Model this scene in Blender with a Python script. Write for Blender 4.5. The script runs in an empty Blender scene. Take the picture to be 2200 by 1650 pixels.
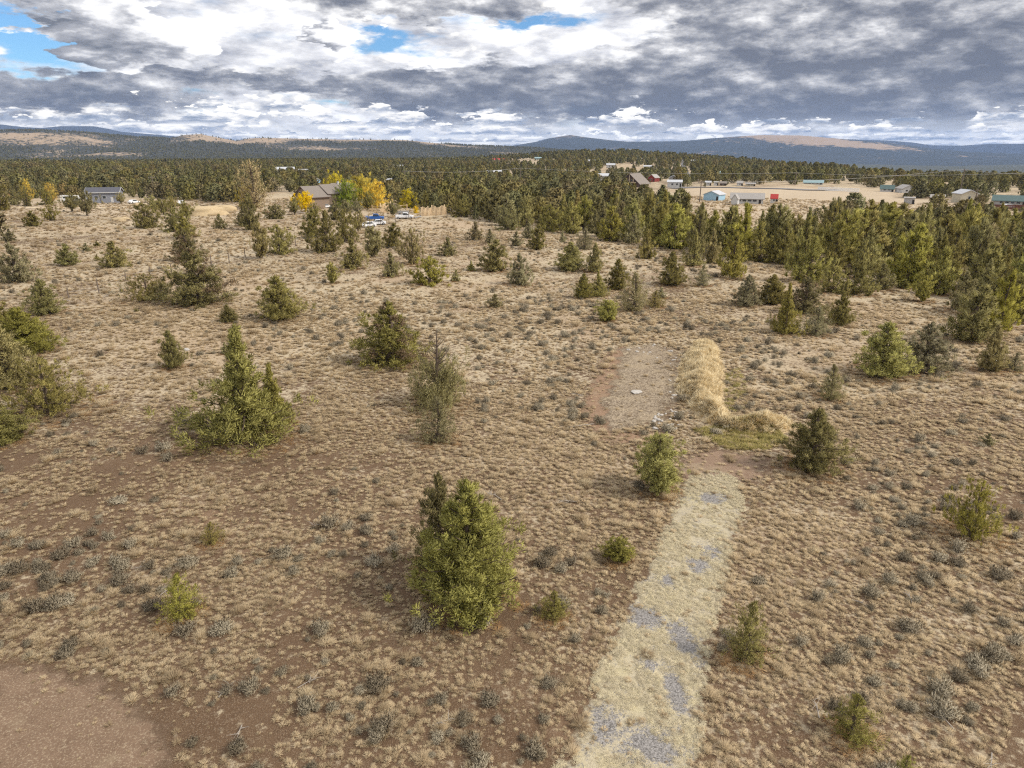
import bpy, math, random
import numpy as np
from mathutils import Vector, Matrix
R = math.radians
scene = bpy.context.scene
COL = scene.collection

# ---------------------------------------------------------------- camera
CAM_H = 20.0
PITCH = R(18.92)
FPX = 1467.0                                   # focal length in pixels of the 2200 px wide photograph
cam_data = bpy.data.cameras.new('camera')
cam_data.sensor_width = 36.0
cam_data.lens = 36.0 * FPX / 2200.0
cam_data.clip_start = 0.5
cam_data.clip_end = 90000.0
cam = bpy.data.objects.new('camera', cam_data)
cam.location = (0, 0, CAM_H)
cam.rotation_euler = (math.pi / 2 - PITCH, 0, 0)
COL.objects.link(cam)
scene.camera = cam

# ---------------------------------------------------------------- picture settings
scene.render.engine = 'CYCLES'
scene.view_settings.view_transform = 'Standard'
scene.view_settings.look = 'None'
scene.view_settings.gamma = 1.0
scene.view_settings.use_curve_mapping = False
scene.view_settings.exposure = 1.3
scene.cycles.max_bounces = 6
scene.cycles.diffuse_bounces = 3
scene.cycles.glossy_bounces = 2
scene.cycles.transmission_bounces = 3
scene.cycles.volume_bounces = 1
scene.cycles.transparent_max_bounces = 12
scene.cycles.caustics_reflective = False
scene.cycles.caustics_refractive = False
scene.cycles.use_denoising = False
scene.cycles.filter_width = 1.2

# ---------------------------------------------------------------- node helpers
class G:
    """tiny expression builder on top of a node tree"""
    def __init__(self, nt): self.nt = nt
    def node(self, kind, **kw):
        n = self.nt.nodes.new(kind)
        for k, v in kw.items(): setattr(n, k, v)
        return n
    def put(self, sock, v):
        if isinstance(v, E): self.nt.links.new(v.s, sock)
        elif v is not None:
            if hasattr(sock.default_value, '__len__'):
                if not hasattr(v, '__len__'): v = (v,) * len(sock.default_value)
                if len(sock.default_value) == 4 and len(v) == 3: v = tuple(v) + (1,)
            sock.default_value = v
    def math(self, op, a, b=None, c=None, clamp=False):
        n = self.node('ShaderNodeMath', operation=op, use_clamp=clamp)
        self.put(n.inputs[0], a)
        if b is not None: self.put(n.inputs[1], b)
        if c is not None: self.put(n.inputs[2], c)
        return E(self, n.outputs[0])
    def vmath(self, op, a, b=None, out=0):
        n = self.node('ShaderNodeVectorMath', operation=op)
        self.put(n.inputs[0], a)
        if b is not None: self.put(n.inputs[3] if op == 'SCALE' else n.inputs[1], b)
        return E(self, n.outputs[out])
    def xyz(self, v):
        n = self.node('ShaderNodeSeparateXYZ'); self.put(n.inputs[0], v)
        return [E(self, o) for o in n.outputs]
    def vec(self, x, y, z):
        n = self.node('ShaderNodeCombineXYZ')
        for i, v in enumerate((x, y, z)): self.put(n.inputs[i], v)
        return E(self, n.outputs[0])
    def noise(self, v, scale=1.0, detail=4, rough=.5, lac=2.0, dist=0.0, color=False, dim='3D'):
        n = self.node('ShaderNodeTexNoise', noise_dimensions=dim)
        self.put(n.inputs['Vector'], v)
        for k, q in (('Scale', scale), ('Detail', detail), ('Roughness', rough), ('Lacunarity', lac), ('Distortion', dist)):
            self.put(n.inputs[k], q)
        return E(self, n.outputs[1 if color else 0])
    def voro(self, v, scale=1.0, feature='F1', detail=0, rough=.5, smooth=.6, out='Distance', dim='3D', rnd=1.0):
        n = self.node('ShaderNodeTexVoronoi', voronoi_dimensions=dim, feature=feature)
        self.put(n.inputs['Vector'], v); n.inputs['Scale'].default_value = scale
        n.inputs['Detail'].default_value = detail; n.inputs['Roughness'].default_value = rough
        n.inputs['Randomness'].default_value = rnd
        if feature == 'SMOOTH_F1': n.inputs['Smoothness'].default_value = smooth
        return E(self, n.outputs[out])
    def step(self, x, a, b, lo=0.0, hi=1.0, kind='SMOOTHSTEP'):
        n = self.node('ShaderNodeMapRange', interpolation_type=kind, clamp=True)
        for i, v in enumerate((x, a, b, lo, hi)): self.put(n.inputs[i], v)
        return E(self, n.outputs[0])
    def mix(self, f, a, b, mode='MIX'):
        n = self.node('ShaderNodeMix', data_type='RGBA', blend_type=mode, clamp_factor=True)
        self.put(n.inputs[0], f); self.put(n.inputs[6], a); self.put(n.inputs[7], b)
        return E(self, n.outputs[2])
    def ramp(self, f, stops, interp='LINEAR'):
        n = self.node('ShaderNodeValToRGB'); cr = n.color_ramp; cr.interpolation = interp
        while len(cr.elements) < len(stops): cr.elements.new(0.5)
        for e, (p, c) in zip(cr.elements, stops):
            e.position = p; e.color = tuple(c) + (1,) if len(c) == 3 else c
        self.put(n.inputs[0], f)
        return E(self, n.outputs[0])
class E:
    def __init__(self, g, s): self.g, self.s = g, s
    def __add__(self, o): return self.g.math('ADD', self, o)
    __radd__ = __add__
    def __sub__(self, o): return self.g.math('SUBTRACT', self, o)
    def __rsub__(self, o): return self.g.math('SUBTRACT', o, self)
    def __mul__(self, o): return self.g.math('MULTIPLY', self, o)
    __rmul__ = __mul__
    def __truediv__(self, o): return self.g.math('DIVIDE', self, o)
    def __rtruediv__(self, o): return self.g.math('DIVIDE', o, self)
    def clamp(self): return self.g.math('ADD', self, 0.0, clamp=True)

def px_dir(px, py):
    dx, dy = (px - 1100.0) / FPX, (825.0 - py) / FPX
    c, s = math.cos(PITCH), math.sin(PITCH)
    v = Vector((dx, c + dy * s, -s + dy * c)); v.normalize(); return v
def px_azel(px, py):
    v = px_dir(px, py)
    return math.degrees(math.atan2(v.x, v.y)), math.degrees(math.asin(v.z))

# ---------------------------------------------------------------- sun and sky
SUN_EL, SUN_AZ = 43.0, 105.0                   # degrees; azimuth clockwise from the view direction
sun_data = bpy.data.lights.new('sun', 'SUN')
sun_data.energy = 1.5
sun_data.angle = R(10)
sun_data.color = (1.0, 0.93, 0.83)
sun = bpy.data.objects.new('sun', sun_data)
sd = Vector((math.sin(R(SUN_AZ)) * math.cos(R(SUN_EL)), math.cos(R(SUN_AZ)) * math.cos(R(SUN_EL)), math.sin(R(SUN_EL))))
sun.rotation_euler = sd.to_track_quat('Z', 'Y').to_euler()
sun.location = (0, 0, 300)
COL.objects.link(sun)

world = bpy.data.worlds.new('World')
scene.world = world
world.use_nodes = True
def build_sky():
    nt = world.node_tree; nt.nodes.clear(); g = G(nt)
    sky = g.node('ShaderNodeTexSky', sky_type='NISHITA', sun_disc=False)
    sky.sun_elevation = R(SUN_EL); sky.sun_rotation = R(SUN_AZ); sky.altitude = 900; sky.dust_density = .4; sky.ozone_density = 2.0
    d = E(g, g.node('ShaderNodeTexCoord').outputs['Generated'])
    x, y, z = g.xyz(d)
    hl = g.math('SQRT', x * x + y * y + 1e-6)
    cx, cy = x / hl, y / hl
    az = g.math('ARCTAN2', x, y) * 57.29578
    el0 = g.math('ARCSINE', z) * 57.29578
    el = g.math('MAXIMUM', el0, -1.0)
    def P(a, b, off, lift=0.0):                # cloud-space point: a cells per radian of azimuth, b cells per degree of height
        return g.vec(cx * a + off, cy * a - off * .7, (el + lift) * b + off * 1.3)
    warp = g.noise(P(11, .7, 31.0), 1, 5, .62, color=True)
    wv = g.vmath('MULTIPLY', g.vmath('SUBTRACT', warp, (.5, .5, .5)), (11.0, 4.2, 0))
    ae = g.vmath('ADD', g.vec(az, el, 0.0), wv)
    def blobs(*rows):                          # clouds (or gaps) at given bearings and heights
        t = None
        for px, py, w, h, amp in rows:
            a0, e0 = px_azel(px, py)
            n = g.node('ShaderNodeVectorMath', operation='MULTIPLY_ADD')
            g.put(n.inputs[0], ae)
            su, sv = 26.0 / (w * 1.9), 26.0 / (h * 1.9)
            n.inputs[1].default_value = (su, sv, 0); n.inputs[2].default_value = (-a0 * su, -e0 * sv, 0)
            gr = g.node('ShaderNodeTexGradient', gradient_type='QUADRATIC_SPHERE'); nt.links.new(n.outputs[0], gr.inputs[0])
            v = E(g, gr.outputs[1])
            t = v * amp if t is None else g.math('MULTIPLY_ADD', v, amp, t)
        return t
    blue = g.mix(1.0, E(g, sky.outputs[0]), (0.050, 0.074, 0.092), 'MULTIPLY')
    # --- high thin white sheet, with gaps
    n = g.noise(P(5.0, .42, 3.1), 1, 5, .58)
    gaps = blobs((55, 88, 120, 55, -.75), (40, 20, 70, 16, -.5), (820, 84, 75, 22, -.8), (1140, 42, 90, 18, -.8), 
                 (1240, 222, 60, 14, -.5), (680, 212, 60, 12, -.4), (380, 203, 60, 8, -.4))
    cov = g.step(n + gaps, .10, .46)
    tone = g.noise(P(10.0, .6, 9.4), 1, 5, .6)
    white = g.ramp(tone, [(.34, (.30, .31, .35)), (.47, (.58, .58, .60)), (.62, (.94, .93, .92))])
    c = g.mix(cov, blue, white)
    # --- cumulus decks: bright tops, grey feet
    def deck(c, a, b, off, thr, soft, bias, stops, k=3.2, lift=.35, base=.5, rough=.56, vw=.3, det=5):
        def dens(v):
            nn = g.noise(v, 1, det, rough)
            return nn + (.5 - g.voro(v, 2.3, 'F1')) * vw if vw else nn
        n1, n2 = dens(P(a, b, off)), dens(P(a, b, off, lift))
        al = g.step(n1 + bias, thr - soft, thr + soft)
        return g.mix(al, c, g.ramp((n1 - n2) * k + base, stops))
    c = deck(c, 13, .60, 1.7, .56, .09, g.step(el, 6.5, 3.0) * .14 - .06, [(.1, (.16, .19, .24)), (.45, (.42, .43, .46)), (.75, (.86, .83, .78)), (1, (1.0, .96, .89))], 2.4, .6, .48, vw=.16)
    # --- dark stratocumulus sheets
    sheets = blobs((1650, 190, 640, 100, .62), (1950, 60, 560, 90, .46), (850, 6, 330, 36, .8), (1500, 0, 150, 20, .45), (1010, 195, 280, 36, .62), (420, 165, 460, 20, .46), (90, 205, 260, 30, .50),
                   (110, 45, 60, 34, .6), (1320, 205, 60, 28, .4), (1750, 248, 320, 12, .35),
                   (990, 75, 160, 28, -.5), (1270, 60, 150, 45, -.5), (470, 70, 150, 50, -.35), (820, 84, 80, 22, -.6), (70, 90, 90, 34, -.6))
    n1, n2 = g.noise(P(8.5, .44, 12.4), 1, 6, .6), g.noise(P(8.5, .44, 12.4, .7), 1, 6, .6)
    m = n1 + sheets
    al = g.step(m, .58, .72)
    fine = g.noise(P(17, .8, 4.4), 1, 5, .62)
    sh = (n1 - n2) * 1.7 + (fine - .5) * 2.4 + g.step(el, 3.0, 9.5) * .30 + .08 + g.step(m, .95, .6) * .30
    grey = g.ramp(sh, [(0.0, (.095, .105, .135)), (.3, (.19, .198, .225)), (.6, (.39, .39, .405)), (1.0, (.80, .79, .78))])
    c = g.mix(al * .97, c, grey)
    # --- towering heaps standing in front of the sheets
    heaps = blobs((300, 75, 175, 62, .66), (400, 105, 120, 40, .45), (225, 30, 90, 50, .4), (690, 75, 70, 75, .5), (960, 72, 190, 24, .34), (1285, 40, 110, 42, .40), (1345, 232, 95, 42, .36), (2180, 222, 120, 36, .42))
    foot = blobs((285, 132, 170, 24, -.75), (120, 50, 70, 60, -.6), (290, 30, 40, 50, -.35), (655, 60, 40, 70, -.55), (445, 95, 80, 50, .25), (730, 85, 40, 60, .35), (340, 60, 90, 40, .2))
    def hd(v): return g.noise(v, 1, 6, .58) + (.5 - g.voro(v, 2.1, 'F1')) * .22
    h1, h2 = hd(P(9, .42, 8.8)), hd(P(9, .42, 8.8, .7))
    al = g.step(h1 + heaps, .80, .86)
    sh = (h1 - h2) * 1.7 + .64 + foot
    c = g.mix(al, c, g.ramp(sh, [(.0, (.13, .14, .165)), (.3, (.30, .305, .33)), (.55, (.66, .655, .66)), (.8, (.96, .955, .94)), (1, (1.06, 1.05, 1.03))]))
    # --- rows of cumulus toward the horizon: flat slate feet, rounded lit heads
    puff = g.noise(P(34, 2.2, 5.2), 1, 4, .6)
    veil = g.step(el, 2.6, .4) * .75
    c = g.mix(veil, c, (.68, .68, .67))
    keep = blobs((1700, 205, 420, 40, -.9), (1010, 200, 200, 26, -.5), (120, 215, 170, 18, -.4), (430, 225, 320, 40, .2), (1340, 235, 120, 45, .3), (2160, 230, 150, 30, .35))
    for e0, hgt_, aa, bb, off, t in ((.25, .45, 30, 1.6, 2.2, .40), (.62, .60, 24, 1.3, 7.7, .41), (1.15, .85, 18, 1.0, 13.1, .43), (1.85, 1.25, 14, .75, 17.9, .45), (2.8, 1.7, 11, .55, 23.3, .57)):
        n = g.noise(P(aa, bb, off), 1, 5, .6)
        prof = (n - t + (keep * (.36 if e0 < 2.5 else .55) if e0 > 1.5 else 0.0)) * (hgt_ * 7.0)
        up = el - e0 + (puff - .5) * hgt_ * .45
        al = g.step(prof - up, -.02, .16 * hgt_) * g.step(up, -.14 * hgt_, .10 * hgt_)
        lit = up / (hgt_ * 1.15) + (puff - .5) * 2.0 + (n - .5) * .6 + .16
        c = g.mix(al * .94, c, g.ramp(lit, [(.0, (.17, .205, .27)), (.28, (.36, .385, .435)), (.52, (.76, .735, .70)), (.8, (1.04, 1.0, .92))]))
    c = g.mix(1.0, c, (.62, .62, .62), 'MULTIPLY')
    bg = g.node('ShaderNodeBackground'); g.put(bg.inputs[0], c); bg.inputs[1].default_value = 1.0
    nt.links.new(bg.outputs[0], g.node('ShaderNodeOutputWorld').inputs[0])
    world.cycles.sampling_method = 'NONE'
build_sky()

# ================================================================ terrain
def sstep(x, a, b):
    t = np.clip((np.asarray(x, float) - a) / (b - a), 0, 1); return t * t * (3 - 2 * t)
def hgt(x, y):
    """height of the land (numpy or scalar)"""
    x = np.asarray(x, float); y = np.asarray(y, float)
    r = np.hypot(x, y); az = np.degrees(np.arctan2(x, y))
    near = .16 * np.sin(x / 9.0 + 1.0) * np.sin(y / 11.0 + .4) + .10 * np.sin(x / 5.1 - y / 7.3)
    mid = sstep(r, 120, 500) * (1.1 * np.sin(x / 71.0 + 2) * np.sin(y / 93.0) + .7 * np.sin(x / 41.0 - y / 57.0))
    z = near + mid
    z = z - 24 * sstep(r, 800, 3200)
    z = z + 17 * np.exp(-((az - 7.5) / 8.0) ** 2) * np.exp(-((r - 1350) / 420.0) ** 2)
    low = sstep(az, 10, 30)
    r0 = 1500 - 1000 * low
    z = z - 72 * sstep(az, 9, 18) * sstep(r, r0, r0 + 1500)
    z = z + sstep(r, 900, 3000) * (4.0 * np.sin(x / 310.0) * np.sin(y / 420.0))
    return z
def land(px, py, lift=0.0):
    """the point of the land seen along a photograph pixel"""
    v = px_dir(px, py); lo, hi = 5.0, None; t = 5.0; step = 1.0
    while t < 30000:
        p = v * t
        if CAM_H + p.z - float(hgt(p.x, p.y)) < lift: hi = t; break
        lo = t; t += step; step *= 1.03
    if hi is None: hi = lo
    for _ in range(30):
        m = (lo + hi) / 2; p = v * m
        if CAM_H + p.z - float(hgt(p.x, p.y)) < lift: hi = m
        else: lo = m
    p = v * hi
    return Vector((p.x, p.y, float(hgt(p.x, p.y))))
def depth_of(p):
    """distance along the optical axis, for sizes"""
    return p.y * math.cos(PITCH) - (p.z - CAM_H) * math.sin(PITCH)
def mpp(p): return depth_of(p) / FPX              # metres per photograph pixel at a point

def mesh_np(name, verts, faces, mats=(), smooth=False):
    """verts (n,3) array, faces (m,k) array of one polygon size"""
    verts = np.asarray(verts, np.float32); faces = np.asarray(faces, np.int32)
    me = bpy.data.meshes.new(name)
    me.vertices.add(len(verts)); me.vertices.foreach_set('co', verts.ravel())
    if len(faces):
        k = faces.shape[1]
        me.loops.add(faces.size); me.loops.foreach_set('vertex_index', faces.ravel())
        me.polygons.add(len(faces))
        me.polygons.foreach_set('loop_start', np.arange(0, faces.size, k, dtype=np.int32))
        me.polygons.foreach_set('loop_total', np.full(len(faces), k, np.int32))
        if smooth: me.polygons.foreach_set('use_smooth', np.ones(len(faces), bool))
    me.update(calc_edges=True)
    for m in mats: me.materials.append(m)
    return me
def attr(me, name, data, kind='FLOAT', dom='POINT'):
    a = me.attributes.new(name, kind, dom)
    key = {'FLOAT': 'value', 'INT': 'value', 'FLOAT_VECTOR': 'vector', 'FLOAT_COLOR': 'color'}[kind]
    a.data.foreach_set(key, np.ascontiguousarray(data).ravel())
def link(name, me, parent=None, **props):
    o = bpy.data.objects.new(name, me); COL.objects.link(o); o.parent = parent
    for k, v in props.items(): o[k] = v
    return o
def tag(o, label, category, group=None):
    o['label'] = label; o['category'] = category
    if group: o['group'] = group
    return o
def grid_faces(nu, nv, wrap=False):
    i, j = np.meshgrid(np.arange(nu - (0 if wrap else 1)), np.arange(nv - 1), indexing='ij')
    a = i * nv + j; b = ((i + 1) % nu) * nv + j
    return np.stack([a, b, b + 1, a + 1], -1).reshape(-1, 4)

# ---------------------------------------------------------------- materials
MATS = {}
def new_mat(name):
    m = bpy.data.materials.new(name); m.use_nodes = True
    m.node_tree.nodes.clear(); MATS[name] = m
    return m, G(m.node_tree)
def finish(g, col, rough=.9, bump=None, bump_d=.05, bump_s=.6, spec=.2, metal=0.0, transl=0.0, alpha=None):
    b = g.node('ShaderNodeBsdfPrincipled')
    g.put(b.inputs['Base Color'], col); g.put(b.inputs['Roughness'], rough); g.put(b.inputs['Metallic'], metal)
    b.inputs['Specular IOR Level'].default_value = spec
    if bump is not None:
        n = g.node('ShaderNodeBump'); n.inputs['Strength'].default_value = bump_s; n.inputs['Distance'].default_value = bump_d
        g.put(n.inputs['Height'], bump); g.nt.links.new(n.outputs[0], b.inputs['Normal'])
    out = b.outputs[0]
    if transl:
        t = g.node('ShaderNodeBsdfTranslucent'); g.put(t.inputs[0], col)
        mx = g.node('ShaderNodeMixShader'); mx.inputs[0].default_value = transl
        g.nt.links.new(out, mx.inputs[1]); g.nt.links.new(t.outputs[0], mx.inputs[2]); out = mx.outputs[0]
    if alpha is not None:
        t = g.node('ShaderNodeBsdfTransparent')
        mx = g.node('ShaderNodeMixShader'); g.put(mx.inputs[0], alpha)
        g.nt.links.new(t.outputs[0], mx.inputs[1]); g.nt.links.new(out, mx.inputs[2]); out = mx.outputs[0]
    o = g.node('ShaderNodeOutputMaterial'); g.nt.links.new(out, o.inputs[0])
def pos(g): return E(g, g.node('ShaderNodeNewGeometry').outputs['Position'])
def at(g, name):
    n = g.node('ShaderNodeAttribute', attribute_name=name); return E(g, n.outputs['Fac'])
def atc(g, name):
    n = g.node('ShaderNodeAttribute', attribute_name=name); return E(g, n.outputs['Color'])
def rnd(g): return E(g, g.node('ShaderNodeObjectInfo').outputs['Random'])
def plain(name, col, rough=.7, var=.12, scale=3.0, metal=0.0, spec=.3, bump=0.0):
    """one paint or stain with a little mottling and wear"""
    m, g = new_mat(name)
    tc = E(g, g.node('ShaderNodeTexCoord').outputs['Object'])
    n = g.noise(tc, scale, 5, .6)
    lo = tuple(c * (1 - var) for c in col); hi = tuple(min(1, c * (1 + var)) for c in col)
    finish(g, g.ramp(n, [(.3, lo), (.7, hi)]), rough, n if bump else None, .02, bump or .1, spec, metal)
    return m

def ground_mat():
    m, g = new_mat('ground_soil_and_litter')
    p = pos(g); dry = at(g, 'dry'); past = at(g, 'pasture')
    big = g.noise(p, .035, 3, .55); midn = g.noise(p, .22, 4, .6); fine = g.noise(p, 2.6, 6, .68); grit = g.noise(p, 21.0, 3, .6)
    soil = g.mix(midn, (.078, .046, .027), (.185, .120, .072))
    soil = g.mix(g.step(grit, .50, .72) * .8, soil, (.31, .235, .16))
    straw = g.mix(g.noise(p, 5.5, 4, .6), (.34, .275, .18), (.59, .495, .35))
    straw = g.mix(g.step(big, .48, .64) * .55, straw, (.36, .255, .165))
    thr = .62 - dry * .20 - (midn - .5) * .45 - (big - .5) * .45
    f = g.step(fine - thr, -.09, .11)
    col = g.mix(f, soil, straw)
    pasture = g.mix(g.noise(p, .12, 4, .6), (.38, .30, .21), (.50, .41, .295))
    col = g.mix(past, col, pasture)
    far = at(g, 'far')
    wood = g.step(g.noise(p, .012, 6, .66) + far * .34, .60, .72)
    col = g.mix(wood * g.step(far, 0.0, .3), col, g.mix(g.noise(p, .09, 3, .6), (.035, .042, .028), (.085, .085, .05)))
    red = (1.0 - past) * g.step(g.noise(p, .075, 3, .6), .56, .70) * .45
    col = g.mix(red, col, g.mix(fine, (.19, .105, .065), (.42, .295, .19)))
    finish(g, col, .95, fine * .9 + grit * .3 + g.noise(p, .9, 3) * .6, .14, 1.0, .1)
    return m

# ---------------------------------------------------------------- areas drawn on the land (photograph outlines put on the terrain)
def poly(*pts): return np.array([(lambda q: (q.x, q.y))(land(a, b)) for a, b in pts])
def inside(P, x, y):
    x = np.asarray(x, float); y = np.asarray(y, float); c = np.zeros(x.shape, bool); n = len(P)
    for i in range(n):
        x0, y0 = P[i]; x1, y1 = P[(i + 1) % n]
        hit = ((y0 > y) != (y1 > y))
        with np.errstate(divide='ignore', invalid='ignore'):
            c ^= hit & (x < (x1 - x0) * (y - y0) / (y1 - y0 if y1 != y0 else 1e-9) + x0)
    return c
def edge_dist(P, x, y, closed=True):
    x = np.asarray(x, float); y = np.asarray(y, float); d = np.full(x.shape, 1e9); n = len(P)
    for i in range(n if closed else n - 1):
        x0, y0 = P[i]; x1, y1 = P[(i + 1) % n]; dx, dy = x1 - x0, y1 - y0
        t = np.clip(((x - x0) * dx + (y - y0) * dy) / max(dx * dx + dy * dy, 1e-9), 0, 1)
        d = np.minimum(d, np.hypot(x - x0 - t * dx, y - y0 - t * dy))
    return d
def sdist(P, x, y): return np.where(inside(P, x, y), 1, -1) * edge_dist(P, x, y)

DRIVE = poly((1190, 1690), (1232, 1600), (1278, 1480), (1342, 1330), (1395, 1220), (1440, 1120), (1465, 1060), (1490, 1025), (1540, 1012), (1590, 1035), (1592, 1110), (1562, 1200), (1542, 1290), (1515, 1400), (1505, 1520), (1490, 1690))
GRAVEL = [(land(a, b), w, h) for a, b, w, h in ((1532, 1068, 1.1, .8), (1528, 1186, .75, .7), (1500, 1218, .6, .9), (1432, 1250, .6, .6), (1385, 1325, .9, .9), (1468, 1375, .62, 1.6), (1448, 1478, .5, 1.3), (1402, 1605, 1.15, 1.0), (1300, 1560, .5, .7), (1395, 1430, .35, .5))]
def gravelly(x, y):
    best = np.zeros(np.shape(x))
    for q, w, h in GRAVEL: best = np.maximum(best, np.exp(-((x - q.x) / w) ** 2 - ((y - q.y) / h) ** 2))
    return best
PAD = poly((1335, 748), (1395, 738), (1462, 754), (1452, 850), (1437, 905), (1310, 925), (1283, 872), (1318, 800))
DIRT = poly((-60, 1430), (90, 1425), (210, 1450), (300, 1495), (350, 1560), (385, 1630), (390, 1700), (-60, 1700))
TURN = poly((1455, 985), (1530, 962), (1660, 985), (1640, 1040), (1560, 1030), (1470, 1040))
BERM_LINE = np.array([(lambda q: (q.x, q.y))(land(*c)) for c in ((1512, 742), (1508, 790), (1502, 840), (1515, 875), (1545, 905), (1580, 920), (1640, 918), (1690, 915))])
BERM_W = np.array([.9, 1.25, 1.15, .9, .7, .6, .9, .6]); BERM_A = np.array([.4, .85, .95, .8, .65, .6, .9, .4])
PASTURE = poly((1470, 405), (1700, 400), (1930, 412), (1940, 448), (1900, 472), (1700, 470), (1560, 470), (1490, 450))
PASTURE2 = poly((1900, 425), (2070, 432), (2100, 450), (2040, 480), (1900, 470))
YARD = poly((0, 425), (140, 430), (280, 432), (520, 432), (700, 440), (900, 455), (900, 480), (600, 470), (300, 468), (0, 462))
STRIP = poly((690, 371), (760, 366), (900, 363), (1010, 366), (1100, 370), (1010, 374), (800, 373))
HILLFIELD = poly((1560, 377), (1660, 372), (1800, 374), (1930, 381), (1850, 386), (1700, 383), (1600, 381))

def build_ground():
    azs = np.concatenate([np.linspace(-math.pi, R(-62), 60, endpoint=False), np.linspace(R(-62), R(62), 560, endpoint=False), np.linspace(R(62), math.pi, 60, endpoint=False)])
    rs = np.concatenate([[.01, 4, 8], np.geomspace(11, 16000, 520)])
    A, Rr = np.meshgrid(azs, rs, indexing='ij')
    x, y = Rr * np.sin(A), Rr * np.cos(A)
    z = hgt(x, y)
    me = mesh_np('ground', np.stack([x, y, z], -1).reshape(-1, 3), grid_faces(len(azs), len(rs), True)[:, ::-1], [ground_mat()], True)
    X, Y = x.ravel(), y.ravel()
    dry = sstep(Y, 22, 75) * .9 + .25 * np.sin(X / 13) * np.sin(Y / 19)
    past = np.zeros(X.shape); sel = (Y > 150) & (Y < 3000) & (np.abs(X) < 2500)
    for P, w in ((PASTURE, 8.), (PASTURE2, 6.), (STRIP, 20.), (HILLFIELD, 60.)):
        past[sel] = np.maximum(past[sel], np.clip(sdist(P, X[sel], Y[sel]) / w + .4, 0, 1))
    past[sel] = np.maximum(past[sel], .8 * np.clip(sdist(YARD, X[sel], Y[sel]) / 15 + .3, 0, 1))
    attr(me, 'dry', np.clip(dry, 0, 1.2).astype(np.float32)); attr(me, 'pasture', past.astype(np.float32)); attr(me, 'far', sstep(np.hypot(X, Y), 1300, 4200).astype(np.float32))
    link('ground', me, kind='structure', label='dry tan grassland reaching to the hills')
build_ground()

def sheet(name, P, mat, cell=.22, fade=.9, lift=.007, grow=.5):
    """a patch of other ground laid on the land, its edge broken up by its material"""
    lo, hi = P.min(0) - grow, P.max(0) + grow
    xs, ys = np.arange(lo[0], hi[0] + cell, cell), np.arange(lo[1], hi[1] + cell, cell)
    X, Y = np.meshgrid(xs, ys, indexing='ij')
    d = sdist(P, X, Y)
    f = grid_faces(len(xs), len(ys)); keep = (d.ravel()[f] > -grow).all(1); f = f[keep]
    used, inv = np.unique(f, return_inverse=True)
    v = np.stack([X, Y, hgt(X, Y) + lift], -1).reshape(-1, 3)[used]
    me = mesh_np(name, v, inv.reshape(-1, 4), [mat], True)
    attr(me, 'edge', np.clip((d.ravel()[used] + grow) / (fade + grow), 0, 1).astype(np.float32))
    return link(name, me, kind='structure')
def drive_mat():
    m, g = new_mat('driveway_gravel_and_dry_turf')
    p = pos(g); e = at(g, 'edge')
    turf = g.mix(g.noise(p, 9, 6, .7), (.25, .21, .14), (.66, .58, .42))
    turf = g.mix(g.step(g.noise(p, .5, 3, .6), .48, .68) * .4, turf, g.mix(g.noise(p, 11, 4, .7), (.34, .29, .13), (.70, .61, .34)))
    s0 = g.xyz(g.voro(p, 22, 'F1', out='Color'))[0]
    grav = g.mix(s0, (.125, .116, .108), (.36, .338, .320))
    gm = at(g, 'gravel') * 1.0 + (g.noise(p, 1.1, 6, .7) - .5) * 2.2 + .1
    gm = g.step(g.noise(p, 10, 4, .7) + gm * .36, .58, .74)
    col = g.mix(gm, turf, grav)
    al = g.step(e + (g.noise(p, 1.6, 5, .65) - .5) * 1.5, .28, .62) * .92
    finish(g, col, .95, g.noise(p, 18, 4, .6) * .5 + g.voro(p, 26) * .6, .03, .8, .1, alpha=al)
    return m
def pad_mat():
    m, g = new_mat('pad_gravel')
    p = pos(g); e = at(g, 'edge')
    s0 = g.xyz(g.voro(p, 9, 'F1', out='Color'))[0]
    col = g.mix(s0, (.125, .090, .060), (.37, .30, .215))
    col = g.mix(g.step(g.noise(p, .35, 5, .65), .45, .65) * .6, col, (.36, .285, .19))
    al = g.step(e + (g.noise(p, .55, 6, .68) - .5) * 2.4, .35, .8)
    finish(g, col, .95, g.voro(p, 9) + g.noise(p, 3, 4), .05, .8, .1, alpha=al)
    return m
def dirt_mat(name, c0, c1):
    m, g = new_mat(name)
    p = pos(g); e = at(g, 'edge')
    col = g.mix(g.noise(p, 1.3, 6, .68), c0, c1)
    col = g.mix(g.step(g.noise(p, 13, 5, .7), .50, .66) * .7, col, (.42, .335, .23))
    col = g.mix(g.step(g.noise(p, .45, 3, .5), .55, .7) * .4, col, (.34, .275, .18))
    al = g.step(e + (g.noise(p, 1.0, 5, .65) - .5) * 1.3, .2, .6)
    finish(g, col, .95, g.noise(p, 9, 5, .7), .06, .8, .1, alpha=al)
    return m
o = sheet('driveway', DRIVE, drive_mat()); co = np.zeros(len(o.data.vertices) * 3, np.float32); o.data.vertices.foreach_get('co', co); co = co.reshape(-1, 3)
attr(o.data, 'gravel', gravelly(co[:, 0], co[:, 1]).astype(np.float32)); o['label'] = 'overgrown gravel driveway fading into straw-coloured turf'
o = sheet('gravel_pad', PAD, pad_mat(), fade=1.8, grow=1.2, lift=.012); o['label'] = 'levelled brown gravel pad beside the grassy berm'
o = sheet('dirt_clearing', DIRT, dirt_mat('bare_red_dirt', (.115, .073, .047), (.27, .185, .125)), fade=1.6); o['label'] = 'bare reddish dirt clearing'
APRON = poly((1300, 760), (1340, 745), (1335, 800), (1310, 870), (1330, 930), (1420, 925), (1440, 950), (1300, 955), (1240, 890))
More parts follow.
